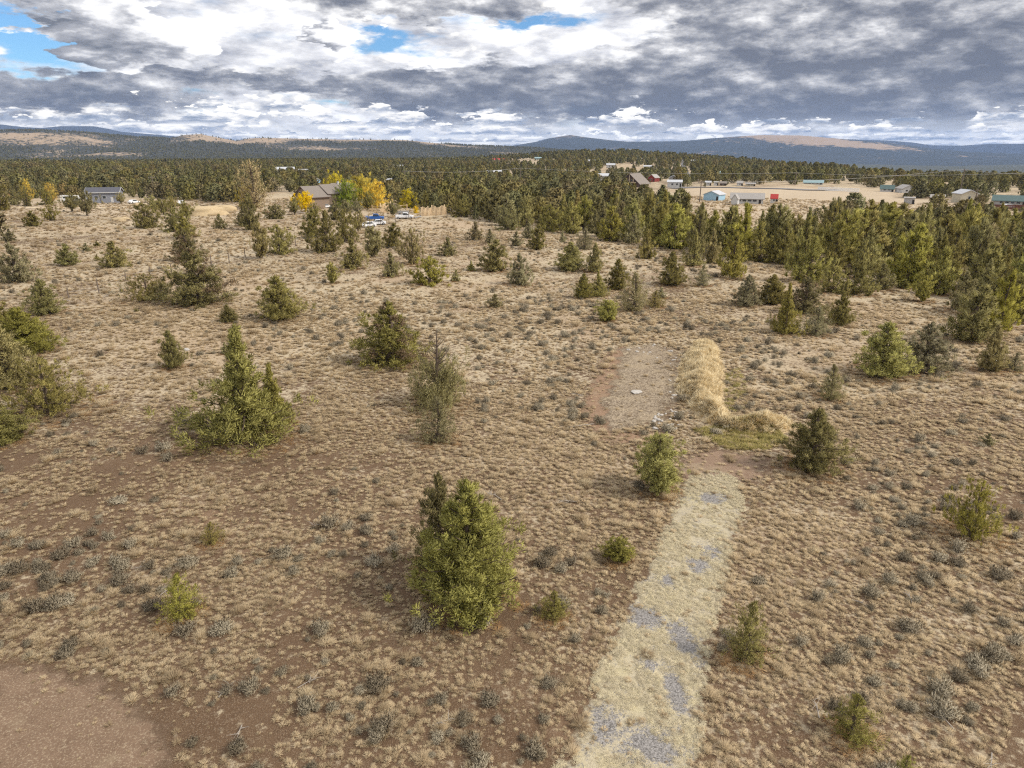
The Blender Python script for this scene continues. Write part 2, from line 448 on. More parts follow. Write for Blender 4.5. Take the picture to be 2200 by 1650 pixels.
o = sheet('dirt_apron', APRON, dirt_mat('disturbed_red_dirt', (.15, .082, .05), (.33, .22, .145)), fade=1.8, grow=1.0); o['label'] = 'disturbed reddish dirt around the gravel pad'
o = sheet('dirt_turnaround', TURN, dirt_mat('trampled_dirt', (.15, .095, .065), (.29, .20, .14)), fade=1.6); o['label'] = 'trampled brown dirt at the top of the driveway'

def vnoise(x, y, seed=0):
    """cheap value noise"""
    rng = np.random.RandomState(seed); T = rng.rand(256, 256)
    xi, yi = np.floor(x).astype(int), np.floor(y).astype(int); u, v = x - xi, y - yi
    u, v = u * u * (3 - 2 * u), v * v * (3 - 2 * v)
    g = lambda i, j: T[i % 256, j % 256]
    return (g(xi, yi) * (1 - u) + g(xi + 1, yi) * u) * (1 - v) + (g(xi, yi + 1) * (1 - u) + g(xi + 1, yi + 1) * u) * v
def fbm(x, y, seed=0, oct=5, rough=.5):
    s, a, t = 0, 1, 0
    for o_ in range(oct):
        s = s + a * vnoise(x, y, seed + o_); t += a; a *= rough; x = x * 2.03; y = y * 2.03
    return s / t
def berm_height(X, Y):
    best = np.zeros(np.shape(X))
    for i in range(len(BERM_LINE) - 1):
        (x0, y0), (x1, y1) = BERM_LINE[i], BERM_LINE[i + 1]; dx, dy = x1 - x0, y1 - y0
        t = np.clip(((X - x0) * dx + (Y - y0) * dy) / (dx * dx + dy * dy), 0, 1)
        d = np.hypot(X - x0 - t * dx, Y - y0 - t * dy)
        w = BERM_W[i] * (1 - t) + BERM_W[i + 1] * t; a = BERM_A[i] * (1 - t) + BERM_A[i + 1] * t
        best = np.maximum(best, a * np.exp(-(d / w) ** 2))
    lump = .35 + 1.3 * fbm(X * .75 + 50, Y * .55 + 50, 301, 4, .6)
    return best * lump
def build_berm():
    lo, hi = BERM_LINE.min(0) - 4, BERM_LINE.max(0) + 4
    xs, ys = np.arange(lo[0], hi[0], .25), np.arange(lo[1], hi[1], .25)
    X, Y = np.meshgrid(xs, ys, indexing='ij'); b = berm_height(X, Y)
    f = grid_faces(len(xs), len(ys)); keep = (b.ravel()[f] > .02).any(1); f = f[keep]
    used, inv = np.unique(f, return_inverse=True)
    v = np.stack([X, Y, hgt(X, Y) + b - .03], -1).reshape(-1, 3)[used]
    m, g = new_mat('berm_straw')
    p = pos(g); col = g.mix(g.noise(p, 4, 5, .65), (.30, .22, .13), (.66, .53, .33))
    finish(g, col, .95, g.noise(p, 6, 5, .7), .1, .8, .1)
    o = link('berm', mesh_np('berm', v, inv.reshape(-1, 4), [m], True), kind='structure'); o['label'] = 'low curved earth berm under golden grass'
build_berm()

# ---------------------------------------------------------------- hills and mountains
def interp(az, prof):
    a = np.array([px_azel(*q)[0] for q in prof]); e = np.array([px_azel(*q)[1] for q in prof])
    return np.interp(az, a, e)
HILLS = {}
def hill(name, label, prof, r0, r1, r2, base, mat, na, nr, gully=.22, cover=None, seed=1):
    a_lo, a_hi = px_azel(*prof[0])[0], px_azel(*prof[-1])[0]
    az = np.linspace(a_lo, a_hi, na); s = np.linspace(0, 1, nr)
    A, S = np.meshgrid(az, s, indexing='ij')
    wob = 1 + .10 * (fbm(A * .12 + 40, A * 0, seed, 3) - .5)
    Rr = np.where(S < .65, r0 + (r1 - r0) * S / .65, r1 + (r2 - r1) * (S - .65) / .35) * wob
    x, y = Rr * np.sin(np.radians(A)), Rr * np.cos(np.radians(A))
    el = interp(A, prof)
    top = CAM_H + r1 * wob * np.tan(np.radians(el))
    up = np.where(S < .65, sstep(S, 0, .65) ** 1.15, 1 - sstep(S, .65, 1.0))
    n = fbm(x / (r1 * .07), y / (r1 * .07), seed + 3, 5, .55)
    ends = sstep(A, a_lo, a_lo + 2) * (1 - sstep(A, a_hi - 2, a_hi)) if False else 1
    z = base + (top - base) * (up - gully * (n - .15) * np.clip(4 * up * (1 - up), 0, 1) * 1.2)
    z = np.where(S < .65, np.minimum(z, CAM_H + Rr * np.tan(np.radians(el))), z)
    z = np.where((S == 0) | (S == 1), base - 30, z)
    me = mesh_np(name, np.stack([x, y, z], -1).reshape(-1, 3), grid_faces(na, nr)[:, ::-1], [mat], True)
    cv = cover(A, S, x, y, up) if cover else np.zeros(A.shape)
    attr(me, 'cover', np.clip(cv, 0, 1).ravel().astype(np.float32))
    HILLS[name] = (x, y, z, cv)
    o = link(name, me, kind='structure'); o['label'] = label
def hill_mat(name, dark, tan, scale, speck=0.0):
    m, g = new_mat(name)
    p = pos(g); c = at(g, 'cover')
    n = g.noise(p, scale, 6, .62); n2 = g.noise(p, scale * 9, 3, .6)
    f = g.step(c + (n - .5) * .9 + (n2 - .5) * .8, .42, .62)
    col = g.mix(f, g.mix(n2, tuple(c_ * .7 for c_ in dark), tuple(c_ * 1.4 for c_ in dark)), g.mix(n, tuple(c_ * .8 for c_ in tan), tan))
    finish(g, col, .95, None, spec=.05)
    return m
def spot(A, S, px, py, wa, cs, ws, amp):  # tan grass patch; sunlit patches on the slopes are also painted this way
    a0 = px_azel(px, py)[0]
    return amp * np.exp(-((A - a0) / wa) ** 2 - ((S - cs) / ws) ** 2)
hill('left_hills', 'dark juniper-covered hills with tan grassy slopes',
     [(-700, 300), (-250, 284), (0, 281), (80, 280), (180, 285), (290, 295), (365, 297), (395, 290), (430, 288), (470, 296), (510, 303), (530, 298), (560, 296), (640, 298), (740, 300), (800, 300), (870, 301), (930, 307), (1000, 312), (1080, 315), (1150, 318), (1250, 326), (1330, 333), (1420, 338)],
     3000, 4800, 6800, -36, hill_mat('juniper_hill', (.055, .055, .042), (.38, .285, .19), .006), 640, 90, .30,
     lambda A, S, x, y, up: .20 + .6 * (fbm(x / 260, y / 260, 9, 5) - .5) + spot(A, S, 80, 300, 4.5, .50, .07, .5) + spot(A, S, 200, 320, 4, .28, .05, .45) + spot(A, S, 430, 290, 1.9, .58, .14, .6) + spot(A, S, 590, 300, 2.5, .55, .1, .4) + spot(A, S, 780, 302, 6.5, .63, .07, .75) + spot(A, S, 690, 315, 3, .42, .05, .5) + spot(A, S, 1050, 325, 4, .45, .2, .12), 5)
hill('right_mountain', 'broad blue mountain with bare tan summit slopes',
     [(900, 330), (1000, 322), (1040, 318), (1100, 313), (1150, 305), (1180, 297), (1225, 290), (1260, 295), (1320, 302), (1345, 304), (1400, 304), (1465, 303), (1530, 297), (1600, 292), (1640, 290), (1720, 291), (1780, 296), (1850, 302), (1900, 306), (1950, 312), (2000, 319), (2080, 326), (2200, 331), (2500, 333)],
     6600, 9600, 12500, -100, hill_mat('sage_mountain', (.040, .046, .044), (.36, .26, .17), .0016), 420, 90, .28,
     lambda A, S, x, y, up: .22 + .75 * (fbm(x / 700, y / 700, 19, 6, .6) - .5) + spot(A, S, 1700, 292, 4.5, .58, .12, .45) + spot(A, S, 1790, 300, 3.0, .46, .06, .45) + spot(A, S, 1900, 315, 4.0, .5, .1, .3) + spot(A, S, 1225, 292, 3.0, .6, .1, .15), 15)
hill('far_range', 'distant blue mountain range beyond the left hills',
     [(-700, 280), (-60, 268), (0, 267), (50, 273), (90, 275), (130, 271), (200, 271), (235, 277), (260, 283), (310, 287), (370, 292), (420, 300), (520, 318)],
     11500, 13600, 15000, -60, hill_mat('far_range', (.040, .045, .050), (.10, .10, .10), .0008), 160, 24, .12, None, 25)
hill('far_plateau', 'distant pale blue plateau behind the broad mountain',
     [(1700, 322), (1750, 308), (1820, 299), (1850, 300), (1880, 301), (1910, 302), (1960, 306), (2000, 312), (2060, 313), (2130, 309), (2200, 309), (2700, 313)],
     12700, 13800, 15000, -100, hill_mat('far_plateau', (.040, .045, .050), (.10, .10, .10), .0008), 160, 24, .12, None, 35)

# ---------------------------------------------------------------- air
def build_haze():
    top = max(float(h[2].max()) for h in HILLS.values()) + 8
    lo, hi = (-16500, -2500, -260), (16500, 16500, top)
    v = [(x, y, z) for x in (lo[0], hi[0]) for y in (lo[1], hi[1]) for z in (lo[2], hi[2])]
    f = [(0, 1, 3, 2), (4, 6, 7, 5), (0, 4, 5, 1), (2, 3, 7, 6), (0, 2, 6, 4), (1, 5, 7, 3)]
    m = bpy.data.materials.new('haze'); m.use_nodes = True; nt = m.node_tree; nt.nodes.clear()
    pv = nt.nodes.new('ShaderNodeVolumePrincipled'); out = nt.nodes.new('ShaderNodeOutputMaterial')
    pv.inputs['Color'].default_value = (.38, .55, .92, 1); pv.inputs['Density'].default_value = 4.2e-5; pv.inputs['Anisotropy'].default_value = .1
    nt.links.new(pv.outputs[0], out.inputs['Volume'])
    link('haze', mesh_np('haze', v, f, [m]), kind='stuff', label='thin blue haze over the far country')
build_haze()

# ================================================================ vegetation
def foliage_mat(name, stops, tint_amt=.5, transl=.32, dead=None):
    """leaf sprays: hue varies from plant to plant and from spray to spray"""
    m, g = new_mat(name)
    t = at(g, 'tint'); r = rnd(g)
    col = g.ramp((t - .5) * tint_amt + .5, stops)
    hsv = g.node('ShaderNodeHueSaturation'); g.put(hsv.inputs['Color'], col)
    g.put(hsv.inputs['Hue'], .5 + (r - .5) * .016); g.put(hsv.inputs['Value'], .86 + r * .30); g.put(hsv.inputs['Saturation'], .88 + g.math('FRACT', r * 7.31) * .24)
    col = E(g, hsv.outputs[0])
    if dead: col = g.mix(g.step(at(g, 'dead'), .4, .6), col, dead)
    finish(g, col, .8, None, spec=.15, transl=transl)
    return m
M_TONE = [
    foliage_mat('juniper_olive', [(0.15, (0.184, 0.159, 0.054)), (0.5, (0.333, 0.287, 0.098)), (0.85, (0.500, 0.431, 0.147))]),
    foliage_mat('juniper_green', [(0.15, (0.184, 0.169, 0.052)), (0.5, (0.333, 0.308, 0.094)), (0.85, (0.500, 0.462, 0.141))]),
    foliage_mat('juniper_dark_bronze', [(0.15, (0.147, 0.128, 0.046)), (0.5, (0.267, 0.232, 0.083)), (0.85, (0.400, 0.348, 0.124))], dead=(.24, .17, .10)),
    foliage_mat('juniper_grey_green', [(0.15, (0.181, 0.161, 0.083)), (0.5, (0.328, 0.293, 0.149)), (0.85, (0.491, 0.440, 0.224))]),
    foliage_mat('juniper_yellow_green', [(0.15, (0.206, 0.186, 0.054)), (0.5, (0.374, 0.339, 0.098)), (0.85, (0.561, 0.509, 0.147))]),
    foliage_mat('juniper_rusty', [(0.15, (0.184, 0.151, 0.063)), (0.5, (0.333, 0.274, 0.115)), (0.85, (0.500, 0.411, 0.172))]),
]
def bark_mat():
    m, g = new_mat('juniper_bark')
    p = E(g, g.node('ShaderNodeTexCoord').outputs['Object'])
    n = g.noise(g.vmath('MULTIPLY', p, (9, 9, 1.2)), 1, 5, .65)
    finish(g, g.ramp(n, [(.3, (.055, .04, .03)), (.7, (.19, .145, .11))]), .9, n, .04, .7, .1)
    return m
BARK = bark_mat()

def tubes(segs, sides=5):
    """tapered tubes: segs = list of (points (k,3), radii (k,))"""
    V, F, n0 = [], [], 0
    ang = np.arange(sides) * 2 * np.pi / sides
    for pts, rad in segs:
        pts = np.asarray(pts, float); k = len(pts)
        d = np.gradient(pts, axis=0); d /= np.linalg.norm(d, axis=1, keepdims=True) + 1e-9
        ref = np.where(np.abs(d[:, 2:3]) > .9, np.array([[1., 0, 0]]), np.array([[0, 0, 1.]]))
        u = np.cross(d, ref); u /= np.linalg.norm(u, axis=1, keepdims=True) + 1e-9; w = np.cross(d, u)
        ring = pts[:, None] + np.asarray(rad)[:, None, None] * (np.cos(ang)[None, :, None] * u[:, None] + np.sin(ang)[None, :, None] * w[:, None])
        V.append(ring.reshape(-1, 3))
        i, j = np.meshgrid(np.arange(k - 1), np.arange(sides), indexing='ij')
        a = n0 + i * sides + j; b = n0 + i * sides + (j + 1) % sides
        F.append(np.stack([a, b, b + sides, a + sides], -1).reshape(-1, 4)); n0 += k * sides
    return np.concatenate(V), np.concatenate(F)
def soft_normals(me, nrm):
    """shade sprays by the clump they belong to"""
    nrm = nrm / (np.linalg.norm(nrm, axis=1, keepdims=True) + 1e-9)
    me.polygons.foreach_set('use_smooth', np.ones(len(me.polygons), bool))
    me.normals_split_custom_set_from_vertices(nrm.astype(np.float32).tolist())
def leaf_tris(p, d, L, W, rng, N=None):
    """one narrow triangle per spray: p centre, d direction, L length, W width, N the side it faces"""
    n = len(p)
    ref = rng.normal(size=(n, 3)) if N is None else N / (np.linalg.norm(N, axis=1, keepdims=True) + 1e-9) + rng.normal(size=(n, 3)) * .35
    s = np.cross(d, ref); s /= np.linalg.norm(s, axis=1, keepdims=True) + 1e-9
    a = p - d * L[:, None] * .45
    if N is not None:
        flip = np.sum(np.cross(s, d) * N, 1) < 0; s[flip] *= -1
    v = np.stack([a - s * W[:, None] * .5, a + s * W[:, None] * .5, p + d * L[:, None] * .55], 1)
    return v.reshape(-1, 3), np.arange(n * 3).reshape(-1, 3)

PROFILES = {
    'cone':   lambda t: np.power(np.minimum(1, (t + .06) * 3.2), .7) * np.power(np.clip(1 - t, 0, 1), .78) * 1.15,
    'spire':  lambda t: np.minimum(1, (t + .06) * 5) * np.power(np.clip(1 - t, 0, 1), 1.3) * 1.2,
    'oval':   lambda t: np.power(np.clip(np.sin(np.pi * np.clip((t - .04) / .96, 0, 1) ** .95), 0, 1), .6) * .95,
    'vase':   lambda t: np.clip(.30 + 1.15 * t, 0, 1) * np.power(np.clip((1 - t) * 2.6, 0, 1), .55),
    'dome':   lambda t: np.sqrt(np.clip(1 - (np.clip(t, 0, 1) * .97) ** 2.2, 0, 1)),
    'lollipop': lambda t: np.where(t < .26, .02, np.sqrt(np.clip(1 - ((t - .62) / .39) ** 2, 0, 1))),
}
def juniper(name, seed, profile, limbs, clumps, leaves, lsize, H=1.0, W=.75, bare=0.0, spread=1.0, ragged=.22, low=.02, dead=0.0, lean=0.0, csize=1.0):
    """unit-height juniper: trunk mesh (with limbs) and crown mesh (sprays), both about 1 m tall"""
    rng = np.random.RandomState(seed); prof = PROFILES[profile]
    tz = np.linspace(0, .96, 9)
    bend = np.stack([.02 * np.sin(tz * 5 + seed) + lean * tz, .02 * np.cos(tz * 4 + seed * 2) - .02, tz], -1); bend[0, :2] = 0
    segs = [(bend, .034 * (1 - tz) ** .8 + .004)]
    ax = lambda z: np.array([np.interp(z, tz, bend[:, 0]), np.interp(z, tz, bend[:, 1]), z])
    P, D, C, X, NN = [], [], [], [], []
    side = rng.rand(8) * 2 - 1
    for i in range(limbs):
        t = low + (.97 - low) * (i + rng.rand()) / limbs
        azm = i * 2.39996 + rng.normal() * .5
        ln = .5 * W * float(prof(np.array(t))) * (1 + ragged * rng.normal() + .12 * np.sin(azm * 2 + seed) )
        ln = max(ln, .03)
        rise = (.25 + .85 * t + .25 * rng.normal()) * spread
        z1 = t; z0 = max(.015, z1 - ln * max(.1, rise) * .8)
        a = ax(z0); dirh = np.array([math.cos(azm), math.sin(azm), 0])
        b = ax(z1) + dirh * ln; b[2] = z1
        m1 = a * .55 + b * .45; m1[2] -= .06 * ln
        bz = np.stack([a, m1, b]); s = np.linspace(0, 1, 4)[:, None]
        curve = (1 - s) ** 2 * bz[0] + 2 * s * (1 - s) * (2 * bz[1] - .5 * (bz[0] + bz[2])) + s ** 2 * bz[2]
        segs.append((curve, np.array([.012, .009, .006, .003]) * (1 - .5 * t)))
        if t > 1 - bare: continue
        isdead = rng.rand() < dead
        nc = max(2, int(round(clumps * (ln / (.5 * W)) ** 1.1 + .8)))
        tone = rng.rand() * .5
        for k in range(nc):
            u = .30 + .75 * (k + rng.rand()) / nc
            u2 = min(u, 1.0)
            c = curve[0] * (1 - u2) ** 2 + 2 * u2 * (1 - u2) * (2 * bz[1] - .5 * (bz[0] + bz[2])) + u2 ** 2 * curve[3] + rng.normal(size=3) * np.array([.26, .26, .16]) * ln * (.35 + .4 * u)
            c[2] = max(c[2], .02)
            rc = csize * (.022 + .035 * rng.rand()) * (.55 + .6 * (ln / (.5 * W)))
            nl = max(3, int(leaves * (.6 + .8 * rng.rand())))
            g3 = rng.normal(size=(nl, 3)); g3 /= np.linalg.norm(g3, axis=1, keepdims=True); rad = rng.rand(nl, 1) ** .45
            up = np.array([0, 0, 1.0])
            off = g3 * rad * rc * np.array([1, 1, 1.35])
            P.append(c + off + up * rc * .3)
            D.append(g3 * .8 + up * .8 + dirh * .45 + rng.normal(size=(nl, 3)) * .3); NN.append(g3 * .55 + up * .55 + dirh * .35 + rng.normal(size=(nl, 3)) * .25)
            C.append(np.clip(tone + .5 * rng.rand() + .22 * rng.normal(size=nl) * .6 + .1, 0, 1)); X.append(np.full(nl, 1.0 if isdead else 0.0))
    # leader tip
    nl = int(leaves * 3); zz = (.90 - bare) + rng.rand(nl) * .10
    if bare < .05:
        rr = .5 * W * .16 * (1.02 - (zz - .90) / .10)
        an = rng.rand(nl) * 6.283; q = np.stack([np.interp(zz, tz, bend[:, 0]) + np.cos(an) * rr * rng.rand(nl), np.interp(zz, tz, bend[:, 1]) + np.sin(an) * rr * rng.rand(nl), zz], -1)
        P.append(q); D.append(np.stack([np.cos(an) * .4, np.sin(an) * .4, np.ones(nl)], -1)); C.append(np.clip(.6 + .2 * rng.normal(size=nl), 0, 1)); X.append(np.zeros(nl)); NN.append(np.stack([np.cos(an), np.sin(an), np.ones(nl) * .8], -1))
    P, D, C, X, NN = map(np.concatenate, (P, D, C, X, NN))
    D /= np.linalg.norm(D, axis=1, keepdims=True) + 1e-9
    n = len(P)
    v, f = leaf_tris(P, D, lsize * (.8 + .8 * rng.rand(n)), lsize * .36 * (.7 + .6 * rng.rand(n)), rng, NN)
    v[:, 2] = np.maximum(v[:, 2], .004)
    crown = mesh_np(name + '_crown', v, f); soft_normals(crown, np.repeat(NN, 3, 0))
    attr(crown, 'tint', np.repeat(C, 3).astype(np.float32)); attr(crown, 'dead', np.repeat(X, 3).astype(np.float32))
    tv, tf = tubes(segs[:1], 7); tv2, tf2 = tubes(segs[1:], 4)
    trunk = mesh_np(name + '_trunk', np.concatenate([tv, tv2]), np.concatenate([tf, tf2 + len(tv)]), [BARK], True)
    trunk.transform(Matrix.Translation((0, 0, -.012)))
    ext = max(2 * np.percentile(np.abs(v[np.abs(v[:, 2] - zb) < .07, 0]), 93) for zb in np.arange(.1, .9, .1) if (np.abs(v[:, 2] - zb) < .07).sum() > 40)
    return trunk, crown, ext
PROTO = {}
def proto(key, **kw): PROTO[key] = juniper(key, **kw)
# near trees: many fine sprays
proto('cone_a', seed=3, profile='cone', limbs=120, clumps=9, leaves=66, lsize=.022, ragged=.10)
proto('cone_b', seed=8, profile='cone', limbs=84, clumps=8, leaves=54, lsize=.027, ragged=.26)
proto('spire_a', seed=5, profile='spire', limbs=96, clumps=9, leaves=50, lsize=.025, ragged=.30, spread=.75, low=.05)
proto('ragged_a', seed=11, profile='cone', limbs=66, clumps=8, leaves=50, lsize=.029, ragged=.40, dead=.10)
proto('open_a', seed=14, profile='vase', limbs=50, clumps=8, leaves=46, lsize=.034, ragged=.32, W=1.3, spread=.9, low=.1)
proto('oval_a', seed=17, profile='oval', limbs=84, clumps=7, leaves=54, lsize=.027, ragged=.14, W=.62)
proto('thin_a', seed=21, profile='cone', limbs=48, clumps=7, leaves=34, lsize=.030, ragged=.30, W=.72, csize=1.3)
proto('bare_tip', seed=23, profile='dome', limbs=84, clumps=9, leaves=40, lsize=.026, ragged=.2, W=.85, bare=.34, csize=1.3, low=.04)
# middle distance
for k, (pf, sd, lm, W, rg) in enumerate([('cone', 31, 46, .68, .2), ('cone', 32, 44, .85, .28), ('spire', 33, 46, .7, .28), ('oval', 34, 42, .66, .2), ('dome', 35, 40, .95, .25), ('vase', 36, 34, 1.05, .3), ('lollipop', 37, 40, .8, .2), ('cone', 38, 44, .72, .33)]):
    proto('mid_%d' % k, seed=sd, profile=pf, limbs=lm, clumps=5, leaves=38, lsize=.054, ragged=rg, W=W, csize=1.25)

def tree(px, py, hp, wp, kind, tone, label, group=None, name='juniper_tree', rot=None, cat='tree', base=None):
    """a juniper whose foot stands where the photograph shows it, hp x wp photograph pixels in size"""
    b = base if base is not None else land(px, py)
    s = mpp(b)
    v = px_dir(px, py - hp) if base is None else None
    if v is not None:
        dist = math.hypot(b.x, b.y); top = CAM_H + v.z / math.hypot(v.x, v.y) * dist
        h = max(.3, top - b.z)
    else: h = hp
    trunk, crown, ext = PROTO[kind]
    w = (wp * s if base is None else wp) / ext
    e = bpy.data.objects.new(name, None); COL.objects.link(e); e.empty_display_size = .2
    e.location = b; e.rotation_euler = (0, 0, (px * 1.37 + py * .71) % 6.283 if rot is None else rot); e.scale = (w, w, h * 1.02)
    for nm, me, mt in (('trunk', trunk, BARK), ('crown', crown, M_TONE[tone])):
        o = bpy.data.objects.new(nm, me); COL.objects.link(o); o.parent = e
        if nm == 'crown':
            if not me.materials: me.materials.append(mt)
            o.material_slots[0].link = 'OBJECT'; o.material_slots[0].material = mt
    tag(e, label, cat, group)
    TREE_XY.append((b.x, b.y, w * ext * .5)); return e
TREE_XY = []
TN = ['olive', 'fresh green', 'dark bronze-green', 'grey-green', 'yellow-green', 'rusty olive']
# ---- trees one can tell apart, from the front backwards
NEAR = [
 (1012, 1294, 262, 188, 'cone_a', 1, 'large dense bright green juniper, the biggest beside the driveway'),
 (948, 1225, 208, 125, 'cone_b', 2, 'narrow dark juniper pressed behind the large bright green one'),
 (535, 938, 238, 200, 'spire_a', 1, 'tall ragged green juniper with a spreading skirt of low branches'),
 (592, 908, 128, 84, 'spire_a', 4, 'shorter second stem growing against the tall ragged juniper'),
 (942, 872, 168, 130, 'bare_tip', 3, 'thin grey-green juniper with a bare dead leader'),
 (942, 948, 95, 82, 'thin_a', 3, 'small grey-green juniper in front of the bare-tipped one'),
 (840, 778, 130, 132, 'ragged_a', 2, 'dark ragged juniper with brown dead branches on one side'),
 (600, 686, 94, 104, 'cone_b', 0, 'full olive pyramid juniper alone on the open slope'),
 (425, 652, 120, 112, 'ragged_a', 2, 'dark open juniper beside the low spreading juniper and wire fence'),
 (318, 645, 58, 108, 'open_a', 0, 'low spreading juniper wider than tall beside the wire fence'),
 (402, 560, 70, 52, 'ragged_a', 2, 'thin dark juniper rising behind the fence-side juniper'),
 (398, 512, 52, 46, 'mid_7', 2, 'narrow bronze juniper in the row above the wire fence'),
 (378, 497, 52, 58, 'mid_4', 2, 'broad bronze juniper at the upper end of the fence row'),
 (100, 674, 76, 72, 'cone_b', 2, 'dark pyramid juniper next to the last fence posts'),
 (110, 885, 118, 190, 'open_a', 0, 'wide open-crowned juniper spreading over dry grass'),
 (20, 832, 140, 130, 'cone_b', 5, 'rusty dense juniper crowded behind the wide open-crowned one'),
 (60, 757, 98, 100, 'cone_a', 1, 'green juniper leaning out of the crowded clump'),
 (0, 735, 110, 90, 'cone_b', 2, 'dark juniper at the back of the crowded clump'),
 (-8, 952, 95, 110, 'cone_a', 1, 'low green juniper below the wide open-crowned one'),
 (372, 790, 82, 56, 'cone_b', 2, 'small dark juniper by itself on the sage slope'),
 (493, 692, 38, 30, 'cone_a', 2, 'tiny dark juniper between two full pyramids'),
 (1412, 1058, 126, 86, 'oval_a', 4, 'oval bright juniper on a short stem above the driveway end'),
 (1740, 1008, 132, 128, 'cone_b', 2, 'broad dark juniper at the end of the golden berm'),
 (2085, 1152, 125, 118, 'open_a', 4, 'yellow-green lopsided juniper over orange ground litter'),
 (1602, 1415, 125, 98, 'thin_a', 4, 'thin young yellow-green juniper on the driveway verge'),
 (1830, 1582, 96, 92, 'thin_a', 1, 'small bushy young juniper among the sagebrush'),
 (392, 1326, 96, 86, 'thin_a', 4, 'faint thin juniper seedling near the bare dirt clearing'),
 (456, 1166, 46, 44, 'thin_a', 5, 'tiny rusty juniper seedling in the grass'),
 (1328, 1204, 46, 54, 'oval_a', 1, 'little round green juniper bush beside the driveway'),
 (1190, 1327, 56, 62, 'thin_a', 4, 'pale wispy juniper seedling beside the large bright green juniper'),
 (1942, 1668, 52, 42, 'thin_a', 1, 'bright seedling tip below the small bushy young juniper'),
 (1890, 806, 116, 128, 'cone_b', 4, 'broad yellow-green juniper paired with a grey-green one'),
 (1982, 797, 106, 88, 'ragged_a', 3, 'grey-green ragged juniper beside the broad yellow-green one'),
 (2124, 796, 102, 62, 'cone_b', 5, 'rusty upright juniper below the right-hand grove'),
 (2178, 796, 40, 34, 'thin_a', 3, 'thin seedling beside the rusty upright juniper'),
 (1784, 856, 74, 58, 'thin_a', 3, 'thin grey-green seedling uphill of the golden berm'),
 (1684, 716, 108, 58, 'spire_a', 0, 'slim olive juniper below the grove'),
 (1752, 720, 62, 54, 'thin_a', 3, 'small thin juniper beside the slim olive one'),
 (1728, 672, 78, 60, 'ragged_a', 2, 'dark ragged juniper behind the slim olive one'),
 (1660, 652, 62, 52, 'cone_a', 0, 'olive juniper half behind the slim one'),
 (1604, 656, 66, 52, 'ragged_a', 3, 'grey-green juniper standing apart below the grove'),
 (1806, 696, 92, 56, 'spire_a', 2, 'narrow dark juniper at the foot of the grove'),
 (1362, 668, 82, 60, 'thin_a', 5, 'pale rusty see-through juniper above the gravel pad'),
 (1406, 660, 36, 42, 'thin_a', 5, 'twiggy rusty bush beside the see-through juniper'),
 (1304, 690, 46, 42, 'oval_a', 4, 'little flat-topped yellow-green juniper above the gravel pad'),
 (1252, 640, 52, 34, 'cone_a', 2, 'small dark cone juniper, left of a close pair'),
 (1284, 636, 56, 36, 'spire_a', 0, 'small slim juniper, right of a close pair'),
 (1326, 622, 66, 52, 'cone_b', 2, 'dark cone juniper behind the close pair'),
 (1440, 612, 72, 64, 'cone_b', 2, 'dark full juniper in the clearing before the grove'),
 (1508, 614, 46, 34, 'thin_a', 3, 'slim grey seedling in the clearing before the grove'),
 (1226, 580, 60, 54, 'cone_a', 0, 'olive juniper with a twin close beside it'),
 (1278, 584, 62, 42, 'cone_b', 0, 'second twin of the olive pair'),
 (1256, 536, 46, 42, 'thin_a', 3, 'pale grey juniper behind the olive twins'),
 (1300, 690, 30, 34, 'oval_a', 4, None),
]
NEAR = [t for t in NEAR if t[6]]
